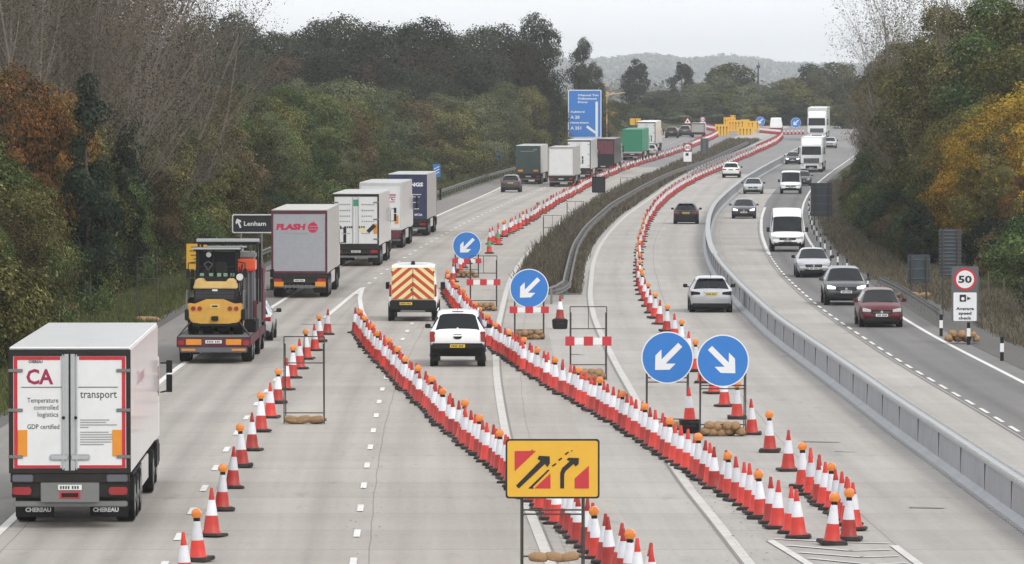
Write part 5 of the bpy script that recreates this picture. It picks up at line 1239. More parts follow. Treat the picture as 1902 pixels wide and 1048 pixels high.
def car(px, base, kind, m, label, towards=False, curve=None, group=None, lit=False, W=1.78, lamp='lampred', cat='car', name=None, scale=1.0, plates=True):
    T = {
     'hatch': (4.2, [(0, .38, .74, .76, .70, .76, .70), (.06, .24, .90, .93, .80, .86, .74), (.20, .22, .97, 1.0, .84, .885, .74), (.62, .22, .98, 1.43, .85, .89, .58), (1.0, .22, .98, 1.49, .85, .89, .60), (2.0, .22, .96, 1.5, .85, .89, .61), (2.55, .22, .95, 1.44, .85, .89, .59), (3.25, .22, .92, .97, .85, .885, .76), (3.85, .22, .82, .87, .84, .87, .72), (4.12, .24, .66, .72, .78, .80, .66), (4.2, .34, .5, .54, .66, .70, .6)], .33),
     'suv': (4.5, [(0, .45, .84, .86, .72, .80, .74), (.07, .32, 1.0, 1.04, .84, .9, .78), (.2, .3, 1.08, 1.12, .88, .94, .78), (.6, .3, 1.1, 1.57, .89, .945, .63), (1.0, .3, 1.08, 1.64, .89, .95, .66), (2.1, .3, 1.05, 1.66, .89, .95, .67), (2.75, .3, 1.03, 1.58, .89, .95, .65), (3.4, .3, 1.0, 1.06, .89, .945, .82), (4.1, .3, .93, .98, .88, .93, .78), (4.4, .32, .75, .82, .84, .88, .72), (4.5, .42, .6, .63, .72, .78, .66)], .37),
     'saloon': (4.7, [(0, .40, .74, .76, .72, .78, .72), (.07, .24, .96, 1.0, .84, .87, .76), (.75, .22, .98, 1.02, .86, .90, .72), (1.35, .22, .97, 1.38, .86, .9, .57), (1.7, .22, .96, 1.44, .86, .9, .59), (2.3, .22, .94, 1.45, .86, .9, .6), (2.75, .22, .92, 1.4, .86, .9, .58), (3.5, .22, .9, .94, .86, .9, .76), (4.3, .22, .8, .85, .85, .88, .72), (4.6, .24, .64, .7, .8, .82, .66), (4.7, .34, .5, .54, .68, .72, .6)], .34),
     'pickup': (5.3, [(0, .62, 1.08, 1.1, .84, .88, .82), (.04, .55, 1.16, 1.19, .87, .91, .80), (.12, .55, 1.2, 1.27, .88, .92, .74), (.34, .55, 1.2, 1.78, .88, .92, .60), (.36, .55, 1.2, 1.81, .88, .92, .66), (.7, .5, 1.18, 1.86, .88, .92, .68), (2.7, .5, 1.16, 1.86, .88, .92, .68), (3.2, .5, 1.14, 1.76, .88, .92, .66), (3.9, .5, 1.12, 1.18, .88, .92, .82), (4.9, .5, 1.05, 1.12, .88, .92, .8), (5.3, .55, .8, .83, .76, .8, .66)], .40),
     'van': (5.2, [(0, .5, .98, .99, .88, .93, .90), (.04, .45, 1.2, 1.22, .92, .97, .92), (.10, .42, 1.22, 2.18, .93, .985, .84), (.3, .42, 1.22, 2.28, .94, .99, .86), (1.5, .42, 1.2, 2.3, .94, .99, .86), (3.2, .42, 1.18, 2.3, .94, .99, .86), (3.75, .42, 1.16, 2.16, .94, .99, .82), (4.45, .42, 1.12, 1.2, .93, .98, .84), (4.9, .42, 1.0, 1.06, .9, .95, .8), (5.12, .42, .82, .88, .86, .9, .74), (5.2, .5, .65, .68, .76, .8, .66)], .34),
     'hivan': (5.9, [(0, .5, 1.0, 1.01, .9, .95, .92), (.04, .45, 1.2, 1.24, .93, .98, .92), (.10, .42, 1.24, 2.5, .94, .99, .84), (.3, .42, 1.24, 2.62, .94, 1.0, .84), (2.5, .42, 1.24, 2.66, .94, 1.0, .84), (3.9, .42, 1.22, 2.64, .94, 1.0, .82), (4.45, .42, 1.2, 2.16, .94, 1.0, .82), (5.1, .42, 1.16, 1.24, .94, .99, .85), (5.6, .42, 1.02, 1.08, .92, .96, .8), (5.82, .42, .84, .9, .86, .9, .74), (5.9, .5, .65, .68, .76, .8, .66)], .35)}
    L, st, wr = T[kind]
    loc, a, rx, Y = spot(px, base, L * scale, towards, curve)
    t = thing(name or ('car' if cat == 'car' else cat.replace(' ', '_')), label, cat, loc, a, group, rx)
    k = W / 2 / max(s_[5] for s_ in st); t.scale = (k, scale, scale)
    isv = kind in ('van', 'hivan')
    shell(t, st, L, M[m], rear_glass=not isv, side=(3, 6) if not isv else (5, 6), side_glass=True, glass_front=(6, 7) if kind != 'pickup' else (7, 8))
    wy = (st[2][0] + .55 if kind != 'saloon' else .95, L - .85 if not isv else L - .95)
    hw = max(s_[5] for s_ in st)
    for y in wy:
        for s_ in (-1, 1): wheel(t, s_ * (hw - .13), y, wr, .23 if kind != 'pickup' else .27)
    zb = st[2][1]
    mb = MB(); 
    for y in wy: mb.box(-hw + .02, hw - .02, y - wr - .06, y + wr + .06, zb - .02, wr * 1.75)
    mb.build('wheel_housing', M['plastic'], t)
    for y in wy:
        for s_ in (-1, 1): MB().cyl((s_ * (hw - .10), y, wr), (s_ * (hw + .008), y, wr), wr + .07, wr + .06, 22).build('wheel_arch', M['plastic'], t)
    # sills and bumpers
    z1 = st[1][2]; zf = st[8][2]
    BX(t, 'rear_bumper', 'plastic', -hw * .90, hw * .90, -.035, .16, zb, zb + (.17 if not isv and kind != 'pickup' else .22), .03)
    BX(t, 'front_bumper', 'plastic', -hw * .80, hw * .80, L - .14, L + .015, zb, zb + .16, .03)
    BX(t, 'underbody', 'plastic', -hw * .8, hw * .8, .3, L - .3, zb - (.07 if isv or kind == 'pickup' else .1), zb + .1)
    if not towards:
        zl = z1 - .1
        if kind in ('pickup',):
            for s_ in (-1, 1): BX(t, 'tail_light', lamp, min(s_ * .76, s_ * .935), max(s_ * .76, s_ * .935), -.02, .14, .84, 1.2, .02)
            mb = MB(); mb.prism([(-.15, 1.03), (-.12, .965), (-.06, .94), (.06, .94), (.12, .965), (.15, 1.03)], -.02, .02); mb.build('tailgate_handle', M['plastic'], t)
            BX(t, 'tailgate_vent', 'plastic', -.13, .13, -.008, .03, 1.085, 1.105, .005)
            BX(t, 'stop_light', lamp, -.2, .2, .36, .42, 1.84, 1.875, .01)
            mb = MB().prism([(-.13, 1.22), (.13, 1.22), (0, 1.34)], .06, .12); mb.build('window_latch', M[m], t)
            BX(t, 'roof_rail', m, -.70, -.66, .5, 2.6, 1.87, 1.91, .01); BX(t, 'roof_rail', m, .66, .70, .5, 2.6, 1.87, 1.91, .01)
            BX(t, 'step_bumper', 'plastic', -.88, .88, -.13, .05, .6, .8, .04); plate(t, -.132, .71, 'plateyellow', -1)
            for s_ in (-1, 1): BX(t, 'mudflap', 'plastic', min(s_ * .58, s_ * .9), max(s_ * .58, s_ * .9), .28, .31, .2, .62)
            BX(t, 'axle', 'plastic', -.6, .6, .7, .85, .32, .48)
        elif isv: pass
        else:
            zc = st[1][2] - .02
            for s_ in (-1, 1):
                mb = MB(); x0, x1 = s_ * hw * .52, s_ * hw * .955; mb.prism(ccw([(x0, zc - .02), (x0, zc - .12), (x1, zc - .15), (x1, zc + .03)]), -.012, .15); mb.build('tail_light', M[lamp], t, bevel=.012)
            plate(t, -.008, zc - .1, 'plateyellow', -1); BX(t, 'hatch_trim', 'alu', -.32, .32, -.014, .03, zc - .035, zc - .02)
            BX(t, 'roof_spoiler', m, -.52, .52, st[3][0] - .13, st[3][0] + .1, st[3][3] - .005, st[3][3] + .03, .012)
            if kind != 'saloon': BX(t, 'wiper', 'plastic', -.02, .22, st[2][0] + .02, st[2][0] + .04, st[2][3] + .05, st[2][3] + .065)
    else:
        zh = st[8][2] - .09
        for s_ in (-1, 1):
            mb = MB(); x0, x1 = s_ * hw * .50, s_ * hw * .90; y0 = L - .19 if not isv else L - .2
            mb.prism(ccw([(x0, zh - .12), (x1, zh - .11), (x1, zh + .06), (x0, zh - .02)]), y0, y0 + .18); mb.build('headlight', M['headlit' if lit else 'lampclear'], t, bevel=.02)
        mb = MB(); g0 = zh - .21; mb.prism(ccw([(-hw * .46, g0 + .02), (hw * .46, g0 + .02), (hw * .5, g0 + .17), (-hw * .5, g0 + .17)]), L - .16, L + .012); mb.build('grille', M['plastic'], t, bevel=.01)
        BX(t, 'grille_bar', 'alu', -hw * .42, hw * .42, L, L + .02, g0 + .09, g0 + .10); MB().cyl((0, L, g0 + .1), (0, L + .03, g0 + .1), .055, .055, 14).build('badge', M['alu'], t)
        BX(t, 'lower_intake', 'plastic', -hw * .55, hw * .55, L - .2, L + .01, zb + .06, zb + .2, .01)
        if plates: plate(t, L + .016, g0 - .03, 'platewhite', 1)
        BX(t, 'wiper', 'plastic', -.5, .1, st[7][0] - .04, st[7][0] - .0, st[7][3] + .015, st[7][3] + .03)
    # mirrors and pillars
    ym = st[7][0] - .28
    zmi = st[7][2] + .1
    for s_ in (-1, 1):
        mb = MB(); mb.box(min(s_ * (hw - .06), s_ * (hw + .08)), max(s_ * (hw - .06), s_ * (hw + .08)), ym, ym + .05, zmi - .04, zmi); mb.box(min(s_ * (hw + .03), s_ * (hw + .22)), max(s_ * (hw + .03), s_ * (hw + .22)), ym - .04, ym + .1, zmi - .05, zmi + (.1 if not isv else .24))
        mb.build('wing_mirror', M['plastic'] if isv or m in ('black', 'silver', 'white') else M[m], t, bevel=.025)
    if not isv:
        mb = MB(); mb.cyl((0, st[3][0] + .35, st[4][3] + .01), (0, st[3][0] + .2, st[4][3] + .16), .012, .006, 5); mb.build('aerial', M['plastic'], t)
    return t, L, st
# same direction, away from the camera
car(850, 683, 'pickup', 'white', 'white pickup with matching canopy driving between the packed cone rows', W=1.86, cat='pickup')
car(1321, 582, 'hatch', 'silver', 'silver estate car driving away beside the grey barrier wall', curve=WR, lamp='plastic', W=1.8)
car(1274, 417, 'hatch', 'black', 'black hatchback driving away on the right carriageway', curve=WR, W=1.78)
car(1357.5, 331, 'suv', 'white', 'white crossover driving away far up the right carriageway', curve=WR, W=1.9)
car(948, 358, 'suv', 'grey', 'dark grey crossover beside the dark green lorry on the left carriageway', W=1.85)
X_ = XA(507, 213.); car((X_ - .93) / 213. * FPX + 951, 635, 'hatch', 'silver', 'silver hatchback peeping out beyond the loaded flatbed lorry', W=1.78)
car(1247, 257, 'suv', 'black', 'distant black car with white roof on the left carriageway', curve=D2, W=1.95)
car(1272, 254, 'suv', 'grey', 'distant dark car under the warning triangle', curve=D2, W=1.85)
car(1441, 244, 'hivan', 'white', 'distant white van beyond the far cone taper', curve=D2, cat='van', W=1.95, scale=.8)
car(1207, 291, 'hatch', 'silver', 'small grey car just right of the green lorry', curve=D2, W=1.7)
# oncoming
car(1638, 610, 'hatch', 'maroon', 'maroon hatchback leading the oncoming traffic', True, D5, W=1.70)
car(1572, 569, 'suv', 'grey', 'dark grey off-roader with lit headlights behind the maroon car', True, D5, lit=True, W=1.86)
car(1511.5, 517, 'saloon', 'silver', 'silver hatchback coming behind the dark grey off-roader', True, D5, W=1.75)
car(1463, 469, 'hivan', 'white', 'tall white van coming towards the camera', True, D5, cat='van', W=2.02, scale=.95)
car(1381.5, 407, 'saloon', 'grey', 'dark saloon with lit headlights oncoming in the pale lane', True, D5, lit=True, W=1.8)
car(1398.5, 361, 'saloon', 'silver', 'silver saloon oncoming behind the dark saloon', True, D5, W=1.82)
car(1468.5, 361, 'van', 'white', 'small white van oncoming ahead of the white lorry', True, D5, cat='van', W=1.98, scale=.93)
car(1490, 346, 'hatch', 'grey', 'car half hidden behind the small white van', True, D5, W=1.75)
car(1472, 306, 'hatch', 'grey', 'grey car with lit headlights beside the white lorry', True, D5, lit=True, W=1.8)
car(1541, 276, 'hatch', 'silver', 'pale car far off at the edge of the right trees', True, D5, W=1.8)
# chevron van
def clip(poly, x0, x1, z0, z1):
    for (ax, lim, sg) in ((0, x0, 1), (0, x1, -1), (1, z0, 1), (1, z1, -1)):
        out = []
        for i in range(len(poly)):
            a, b = poly[i], poly[(i + 1) % len(poly)]; fa, fb = (a[ax] - lim) * sg, (b[ax] - lim) * sg
            if fa >= 0: out.append(a)
            if (fa >= 0) != (fb >= 0): u = fa / (fa - fb); out.append((a[0] + (b[0] - a[0]) * u, a[1] + (b[1] - a[1]) * u))
        poly = out
        if not poly: return []
    return poly
t, L, st = car(767, 598, 'van', 'white', 'highway maintenance van with red and yellow chevron rear doors', cat='van', W=2.02, lamp='lampred')
BX(t, 'chevron_panel', 'hivis', -.86, .86, -.045, .13, .88, 2.2, .03)
mb = MB()
for i in range(9):
    z0 = 3.05 - i * .36
    for s_ in (-1, 1):
        p = clip([(0, z0), (.85, z0 - .72), (.85, z0 - .89), (0, z0 - .17)], 0, .84, .9, 2.18)
        if len(p) > 2: mb.prism(ccw([(s_ * x, z) for x, z in p]), -.05, -.04)
mb.build('red_chevrons', M['chevred'], t)
BX(t, 'door_gap', 'plastic', -.012, .012, -.0515, -.04, .88, 2.14); BX(t, 'door_handle', 'plastic', -.09, -.03, -.07, -.04, 1.22, 1.34, .01)
BX(t, 'lower_bumper', 'plastic', -.93, .93, -.1, .1, .44, .86, .05); plate(t, -.102, .72, 'plateyellow', -1, x=-.28)
for s_ in (-1, 1): BX(t, 'tail_light', 'lampred', min(s_ * .86, s_ * .95), max(s_ * .86, s_ * .95), -.03, .12, 1.0, 1.5, .02); BX(t, 'hinge', 'plastic', min(s_ * .8, s_ * .87), max(s_ * .8, s_ * .87), -.055, .05, 1.98, 2.04, .01)
BX(t, 'beacon_bar', 'signwhite', -.62, .62, .4, .65, 2.31, 2.37, .02); mb = MB(); mb.cyl((0, .35, 2.3), (0, .35, 2.44), .09, .07, 12); mb.build('beacon', M['plastic'], t); BX(t, 'tow_bar', 'steel', -.5, .5, -.14, -.05, .37, .45, .02)

# lorries ----------------------------------------------------------
def cab(t, y0, m, H=3.75, W=2.45, towards=False, dark_top=False):
    y1 = y0 + 2.15
    MB().side([(y0, 1.0), (y1 - .02, 1.0), (y1, 1.95), (y1 - .14, 2.9), (y1 - .3, 3.05), (y0, 3.05)], -W / 2, W / 2).build('cab', M[m], t, bevel=.08)
    MB().side([(y0 + .2, 3.05), (y1 - .32, 3.05), (y1 - .75, H - .12), (y1 - 1.05, H), (y0 + .2, H)], -W / 2 + .1, W / 2 - .1).build('roof_deflector', M[m], t, bevel=.07)
    mb = MB(); mb.v = [(-W * .45, y1 + .012, 2.0), (W * .45, y1 + .012, 2.0), (W * .44, y1 - .125, 2.86), (-W * .44, y1 - .125, 2.86), (-W * .45, y1 - .05, 2.0), (W * .45, y1 - .05, 2.0), (W * .44, y1 - .2, 2.86), (-W * .44, y1 - .2, 2.86)]
    mb.f = [(0, 3, 2, 1), (4, 5, 6, 7), (0, 1, 5, 4), (1, 2, 6, 5), (2, 3, 7, 6), (3, 0, 4, 7)]; mb.build('windscreen', M['glass'], t)
    BX(t, 'sun_visor', 'plastic', -W * .44, W * .44, y1 - .12, y1 + .06, 2.86, 2.98, .02)
    for s_ in (-1, 1): MB().side([(y1 - .3, 2.05), (y1 - .42, 2.75), (y1 - 1.05, 2.75), (y1 - 1.1, 2.05)], min(s_ * (W / 2 + .006), s_ * (W / 2 - .03)), max(s_ * (W / 2 + .006), s_ * (W / 2 - .03))).build('side_window', M['glass'], t)
    BX(t, 'grille', 'plastic', -W * .36, W * .36, y1 - .05, y1 + .02, 1.1, 1.62, .02); BX(t, 'front_panel', m, -W * .44, W * .44, y1 - .05, y1 + .016, 1.66, 1.94, .02)
    mb = MB()
    for z in (1.2, 1.32, 1.44, 1.55): mb.box(-W * .33, W * .33, y1 + .02, y1 + .035, z, z + .025)
    mb.build('grille_bars', M['alu'], t)
    BX(t, 'front_bumper', m if towards else 'plastic', -W / 2, W / 2, y1 - .25, y1 + .06, .38, .95, .07); BX(t, 'lower_intake', 'plastic', -W * .27, W * .27, y1, y1 + .075, .45, .8, .01)
    for s_ in (-1, 1):
        BX(t, 'headlight', 'lampclear', min(s_ * W * .33, s_ * W * .47), max(s_ * W * .33, s_ * W * .47), y1, y1 + .075, .66, .9, .02)
        mb = MB(); x0, x1 = s_ * (W / 2 + .02), s_ * (W / 2 + .30); mb.tube([(x0, y1 - .12, 2.8), (x1, y1 + .02, 2.8)], .022); mb.tube([(x0, y1 - .12, 2.1), (x1, y1 + .02, 2.15)], .022)
        mb.box(min(x0 + s_ * .14, x1), max(x0 + s_ * .14, x1), y1 - .05, y1 + .12, 2.1, 2.52); mb.box(min(x0 + s_ * .14, x1), max(x0 + s_ * .14, x1), y1 - .05, y1 + .12, 2.56, 2.86); mb.build('mirror', M['plastic'], t, bevel=.03)
        BX(t, 'step', 'plastic', min(s_ * (W / 2 - .05), s_ * (W / 2 + .01)), max(s_ * (W / 2 - .05), s_ * (W / 2 + .01)), y1 - 1.7, y1 - .6, .4, 1.02, .02)
    for s_ in (-1, 1): wheel(t, s_ * (W / 2 - .18), y1 - 1.35, .5, .32, 'steel')
    if towards: plate(t, y1 + .077, .52, 'platewhite', 1)
    return y1
def lorry(px, base, label, door='white2', side='white2', roof='white', cabm='white', style='doors', L=13.4, H=4.0, W=2.55, floor=1.12, towards=False, curve=None, rear='chassis', group='lorries queuing on the left carriageway', axles=(2.3, 3.6, 4.9), name='articulated_lorry', trac=True, lamps='lampred', frame=None, scale=1.0):
    TL = (L + 2.45 + .06) if trac else L
    loc, a, rx, Y = spot(px, base, TL * scale, towards, curve)
    t = thing(name, label, 'lorry', loc, a, group, rx); t.scale = (scale, scale, scale)
    h = W / 2
    BX(t, 'trailer_body', side, -h, h, .06, L, floor, H - .05, .015)
    BX(t, 'roof_panel', roof, -h + .01, h - .01, .03, L - .01, H - .052, H, .02)
    fr = frame or 'chassis'
    if style != 'none':
        mb = MB(); mb.box(-h, -h + .09, 0, .07, floor, H - .06); mb.box(h - .09, h, 0, .07, floor, H - .06); mb.box(-h + .09, h - .09, 0, .07, H - .19, H - .06); mb.box(-h + .09, h - .09, 0, .07, floor, floor + .1)
        mb.build('rear_frame', M[fr], t)
    if style == 'doors':
        for s_ in (-1, 1): BX(t, 'rear_door', door, min(s_ * .012, s_ * (h - .095)), max(s_ * .012, s_ * (h - .095)), .008, .066, floor + .105, H - .195, .006)
        for x in (-.145, .145): MB().cyl((x, -.02, floor + .08), (x, -.02, H - .16), .018, .018, 8).build('lock_rod', M['alu'], t)
        for z in (floor + .35, (floor + H) / 2, H - .5):
            for s_ in (-1, 1): BX(t, 'hinge', 'steel', min(s_ * (h - .3), s_ * (h + .01)), max(s_ * (h - .3), s_ * (h + .01)), -.02, .01, z - .035, z + .035, .01)
    elif style == 'tilt':
        BX(t, 'rear_panel', door, -h + .095, h - .095, .02, .066, floor + .105, H - .195, .004)
        mb = MB()
        for x in [-h + .095 + (W - .19) * q / 4 for q in (1, 2, 3)]: mb.box(x - .006, x + .006, .014, .03, floor + .12, H - .21)
        mb.build('panel_seams', M[door], t)
    # chassis, bumper, lights
    BX(t, 'chassis', 'chassis', -.5, .5, .3, L - .6, .78, floor + .01); BX(t, 'rear_beam', rear, -h + .03, h - .03, .02, .28, floor - .2, floor - .003, .01)
    BX(t, 'light_panel', 'chassis', -h + .06, h - .06, .05, .16, .66, floor - .2, .01)
    for s_ in (-1, 1): MB().prism(rounded(.4, .17, .06, s_ * (h - .27), .80), .015, .1).build('tail_light', M[lamps], t, bevel=.01)
    BX(t, 'underrun_bar', 'steel', -h + .08, h - .08, .1, .22, .46, .58, .02)
    plate(t, .048, .80, 'platewhite' if lamps == 'lampred' else 'plateyellow', -1)
    for s_ in (-1, 1): BX(t, 'mudflap', 'plastic', min(s_ * .62, s_ * 1.2), max(s_ * .62, s_ * 1.2), .75, .78, .2, .75)
    for y in axles:
        for s_ in (-1, 1): wheel(t, s_ * (h - .22), y, .5, .4, 'steel')
    mb = MB()
    for y in axles: mb.cyl((-h + .3, y, .5), (h - .3, y, .5), .09, .09, 8)
    mb.build('axles', M['chassis'], t)
    for s_ in (-1, 1):
        BX(t, 'side_guard', 'steel' if style == 'tilt' else 'offwhite', min(s_ * (h - .08), s_ * (h - .03)), max(s_ * (h - .08), s_ * (h - .03)), axles[-1] + .9, L - 4.2, .5, 1.05, .01)
        BX(t, 'mudguard', 'plastic', min(s_ * (h - .42), s_ * (h - .03)), max(s_ * (h - .42), s_ * (h - .03)), axles[0] - .55, axles[-1] + .55, 1.02, 1.07, .01)
    if trac:
        BX(t, 'tractor_frame', 'chassis', -.45, .45, L - 3.2, L + 1.2, .6, .95)
        for s_ in (-1, 1): wheel(t, s_ * (h - .32), L - 1.9, .5, .6, 'steel')
        y0 = L + .3; cab(t, y0, cabm, min(H - .1, 3.85), towards=towards)
    return t, L, H, floor, h
# the white refrigerated trailer in front
t, L, H, fl, h = lorry(130, 985, 'white refrigerated trailer with crimson CA lettering, nearest lorry', H=3.86, floor=1.18, name='refrigerated_lorry', L=13.0, W=2.58)
mb = MB(); y = .0; z0, z1 = fl + .11, H - .2
for s_ in (-1, 1):
    x0, x1 = s_ * .2, s_ * (h - .11)
    a_, b_ = min(x0, x1), max(x0, x1); mb.box(a_, b_, .001, .012, z1 - .075, z1); mb.box(a_, b_, .001, .012, z0, z0 + .06); o_ = s_ * (h - .11); mb.box(min(o_, o_ - s_ * .075), max(o_, o_ - s_ * .075), .001, .012, z0 + .06, z1 - .075)
mb.build('red_door_trim', mat('red trim', (.5, .02, .03), .45), t)
mb = MB(); mb.box(-.11, .11, -.004, .03, fl + .06, H - .15); mb.build('centre_post', M['alu'], t); BX(t, 'centre_gap', 'plastic', -.02, .02, -.012, -.003, fl + .06, H - .15)
for s_ in (-1, 1):
    BX(t, 'latch', 'alu', min(s_ * .03, s_ * .42), max(s_ * .03, s_ * .42), -.035, -.006, fl + .28, fl + .4, .02); BX(t, 'reflector', 'orange_refl', min(s_ * (h - .39), s_ * (h - .19)), max(s_ * (h - .39), s_ * (h - .19)), -.004, .009, fl + .36, fl + .92, .004)
    MB().cyl((s_ * .13, -.05, 2.36), (s_ * .13, .0, 2.36), .035, .035, 10).build('door_stop', M['plastic'], t)
    BX(t, 'corner_panel', 'signgrey', min(s_ * .78, s_ * 1.22), max(s_ * .78, s_ * 1.22), -.01, .06, .99, 1.15, .02)
mb = MB(); text(mb, 'CA', -.63, 3.08, .004, .3, .57, bold=.03); mb.build('company_name', M['textred'], t)
mb = MB(); text(mb, 'transport', .22, 2.78, .004, .165, .78, 'l', .005); text(mb, 'Temperature', -.24, 2.68, .004, .1, .66, 'r', .008); text(mb, 'controlled', -.24, 2.53, .004, .1, .52, 'r', .008); text(mb, 'logistics', -.24, 2.38, .004, .1, .44, 'r', .008); text(mb, 'GDP certified', -.22, 2.12, .004, .1, .68, 'r', .008)
mb.box(-1.02, -.14, .0, .007, 3.0, 3.015); mb.box(.18, 1.02, .0, .007, 3.0, 3.015); text(mb, 'CHEREAU', -.72, 3.52, .004, .055, .3, bold=.04); mb.box(-.9, -.54, .0, .0065, 3.6, 3.61); mb.build('lettering', M['textdark'], t)
mb = MB()
for i, w_ in enumerate((.62, .55, .78, .18, 0, .6, .72, .8, .78, .66, .5)): 
    if w_: mb.box(.22, .22 + w_, .001, .0065, 2.30 - i * .052, 2.322 - i * .052)
mb.build('small_print', M['textlight'], t)
BX(t, 'plate_board', 'steel', -.62, .62, .01, .04, .56, .98, .01); plate(t, .0, .88, 'platewhite', -1, .5)
for s_ in (-1, 1): mb = MB(); text(mb, 'CHEREAU', s_ * .72, .31, .742, .085, .55, bold=.05); mb.build('mudflap_lettering', M['signwhite'], t); BX(t, 'mudflap', 'plastic', min(s_ * .38, s_ * 1.2), max(s_ * .38, s_ * 1.2), .745, .775, .2, .5)
BX(t, 'hazard_plate', 'signred', -.22, .22, -.005, .05, .64, .79, .01); BX(t, 'hazard_symbol', 'plastic', -.18, .18, -.012, .0, .67, .76, .005)
mb = MB(); text(mb, 'CA transport', 0, 0, 0, .3, 3.4, bold=.02)
mb.v = [(h + .003, 4.6 + v[0], 2.9 + v[2]) for v in mb.v]; mb.build('side_lettering', mat('pale pink lettering', (.55, .35, .38), .6), t)
# grey tilt trailer with red logo
t, L, H, fl, h = lorry(556, 555, 'grey curtain-sided trailer with red FLASH lettering', 'doorgrey', 'curtain_grey', 'curtain_beige', 'white', 'panel', frame='plum', H=4.02, axles=(2.0, 3.3, 4.6))
BX(t, 'rear_panel', 'doorgrey', -h + .095, h - .095, .02, .066, fl + .105, H - .195)
mb = MB(); text(mb, 'FLASH', -1.05, 3.12, .012, .24, 1.3, 'l', .06, .15); mb.build('company_name', mat('red logo', (.5, .01, .06), .5), t)
mb = MB(); mb.prism(disc(.23, .62, 3.2, 24), .008, .02); mb.prism([(.6, 3.4), (.7, 3.42), (.66, 3.5)], .008, .02); mb.build('logo', mat('red logo globe', (.5, .01, .06), .5), t); mb = MB(); mb.box(.45, .86, .004, .007, 3.24, 3.27); mb.box(.42, .8, .004, .007, 3.12, 3.15); mb.box(-.85, .35, .008, .018, 2.93, 2.96); mb.build('logo_lines', M['textlight'], t)
for s_ in (-1, 1): BX(t, 'reflector', 'orange_refl', min(s_ * .72, s_ * 1.2), max(s_ * .72, s_ * 1.2), -.01, .06, .52, .74, .01)
mb = MB()
for i in range(7): mb.box(-.66 + i * .19, -.62 + i * .19, .02, .09, .42, .62)
mb.build('pallet_box_slats', M['steel'], t)
# white hazard lorry
t, L, H, fl, h = lorry(661, 496, 'white box lorry with lettered rear doors and black hazard diamond', axles=(1.9, 3.2, 4.5), H=3.95, W=2.5, L=13.0)
mb = MB(); mb.box(-.17, .17, .0, .007, 3.25, 3.6); mb.build('green_logo', mat('green logo', (.03, .3, .16), .5), t)
mb = MB()
for (z, a_, hh) in ((3.3, .95, .07), (2.98, 1.0, .07), (2.68, .8, .06), (2.4, .95, .05), (1.75, .7, .05)):
    for s_ in (-1, 1):
        x = .3
        while x < a_: mb.box(min(s_ * x, s_ * (x + .09)), max(s_ * x, s_ * (x + .09)), .001, .007, z, z + hh); x += .12
mb.build('small_print', M['textlight'], t)
mb = MB()
for x in (-.62, -.5, -.38, -.27, .16, .28, .4): mb.box(x, x + .085, .0, .007, 2.06, 2.17)
mb.build('lettering', M['textdark'], t)
for (cx, cz, s_) in ((.84, 2.05, .26), (-.9, 2.1, .16)): mb = MB().prism([(cx, cz - s_), (cx + s_, cz), (cx, cz + s_), (cx - s_, cz)] if cx < 0 else [(cx - .27, cz - .12), (cx - .12, cz - .25), (cx + .27, cz + .1), (cx + .1, cz + .25)], -.015, .008); mb.build('hazard_diamond', M['signblack'], t)
BX(t, 'reflector', 'orange_refl', h - .3, h - .11, -.004, .009, 1.75, 2.3); BX(t, 'yellow_label', 'hivis', .2, .5, 0, .0075, 1.85, 2.1)
# white box with maroon lower end
t, L, H, fl, h = lorry(707, 463, 'white box lorry with dark red lower tail, fourth in the queue', rear='dkred', style='panel', frame='offwhite', H=4.0)
BX(t, 'rear_panel', 'white2', -h + .095, h - .095, .02, .066, fl + .105, H - .195); mb = MB(); mb.box(.05, .92, .005, .022, 3.2, 3.27); text(mb, 'YTC', .5, 2.92, .015, .2, .7, bold=.05, shear=.3); mb.box(.1, .85, .005, .022, 2.8, 2.84); mb.build('lettering', M['textred'], t)
BX(t, 'reflector', 'orange_refl', h - .42, h - .2, 0, .03, 1.5, 2.0); BX(t, 'tail_lift', 'dkred', -1.1, 1.1, -.03, .05, .6, 1.1, .02)
# navy lorry
t, L, H, fl, h = lorry(757, 440, 'navy-backed lorry with grey curtain sides and white lettering', 'navy', 'curtain_grey', 'white', 'grey', 'panel', frame='navy', H=4.1)
BX(t, 'rear_panel', 'navy', -h + .095, h - .095, .02, .066, fl + .105, H - .195); mb = MB(); text(mb, 'INGS', .55, 3.28, .012, .23, .95, bold=.05); text(mb, 'MTGA', .72, 1.35, .012, .13, .5, bold=.03)
for (z, a_) in ((2.72, .7), (2.56, .6), (2.2, .5), (1.78, .55)): mb.box(.2, .2 + a_, .008, .02, z, z + .04)
mb.build('lettering', M['signwhite'], t)
# far queue
t, L, H, fl, h = lorry(981, 343, 'dark green box lorry with pale side beside the grey crossover', 'dkgreen', 'curtain_beige', 'white', 'grey', 'panel', frame='dkgreen', lamps='lampred')
BX(t, 'rear_panel', 'dkgreen', -h + .095, h - .095, .02, .066, fl + .105, H - .195); mb = MB(); mb.box(-.8, .6, .008, .02, 3.35, 3.42); mb.box(.5, .9, .008, .02, 3.5, 3.62); mb.build('lettering', mat('faded green lettering', (.2, .25, .22), .6), t)
for s_ in (-1, 1): BX(t, 'reflector', 'orange_refl', min(s_ * .55, s_ * 1.05), max(s_ * .55, s_ * 1.05), -.0, .06, 1.3, 1.5)
t, L, H, fl, h = lorry(1042, 348, 'pale grey box lorry with plain white rear, in front of the blue sign', 'white2', 'curtain_grey', 'curtain_grey', 'white', 'tilt', frame='curtain_grey')
t, L, H, fl, h = lorry(1075, 334, 'white box lorry beneath the blue motorway sign', 'white2', 'white2', 'white', 'white', H=4.25)
t, L, H, fl, h = lorry(1120, 323, 'dark red coach-like lorry right of the white box lorry', 'dkred', 'black', 'black', 'black', 'panel', frame='black', H=3.9)
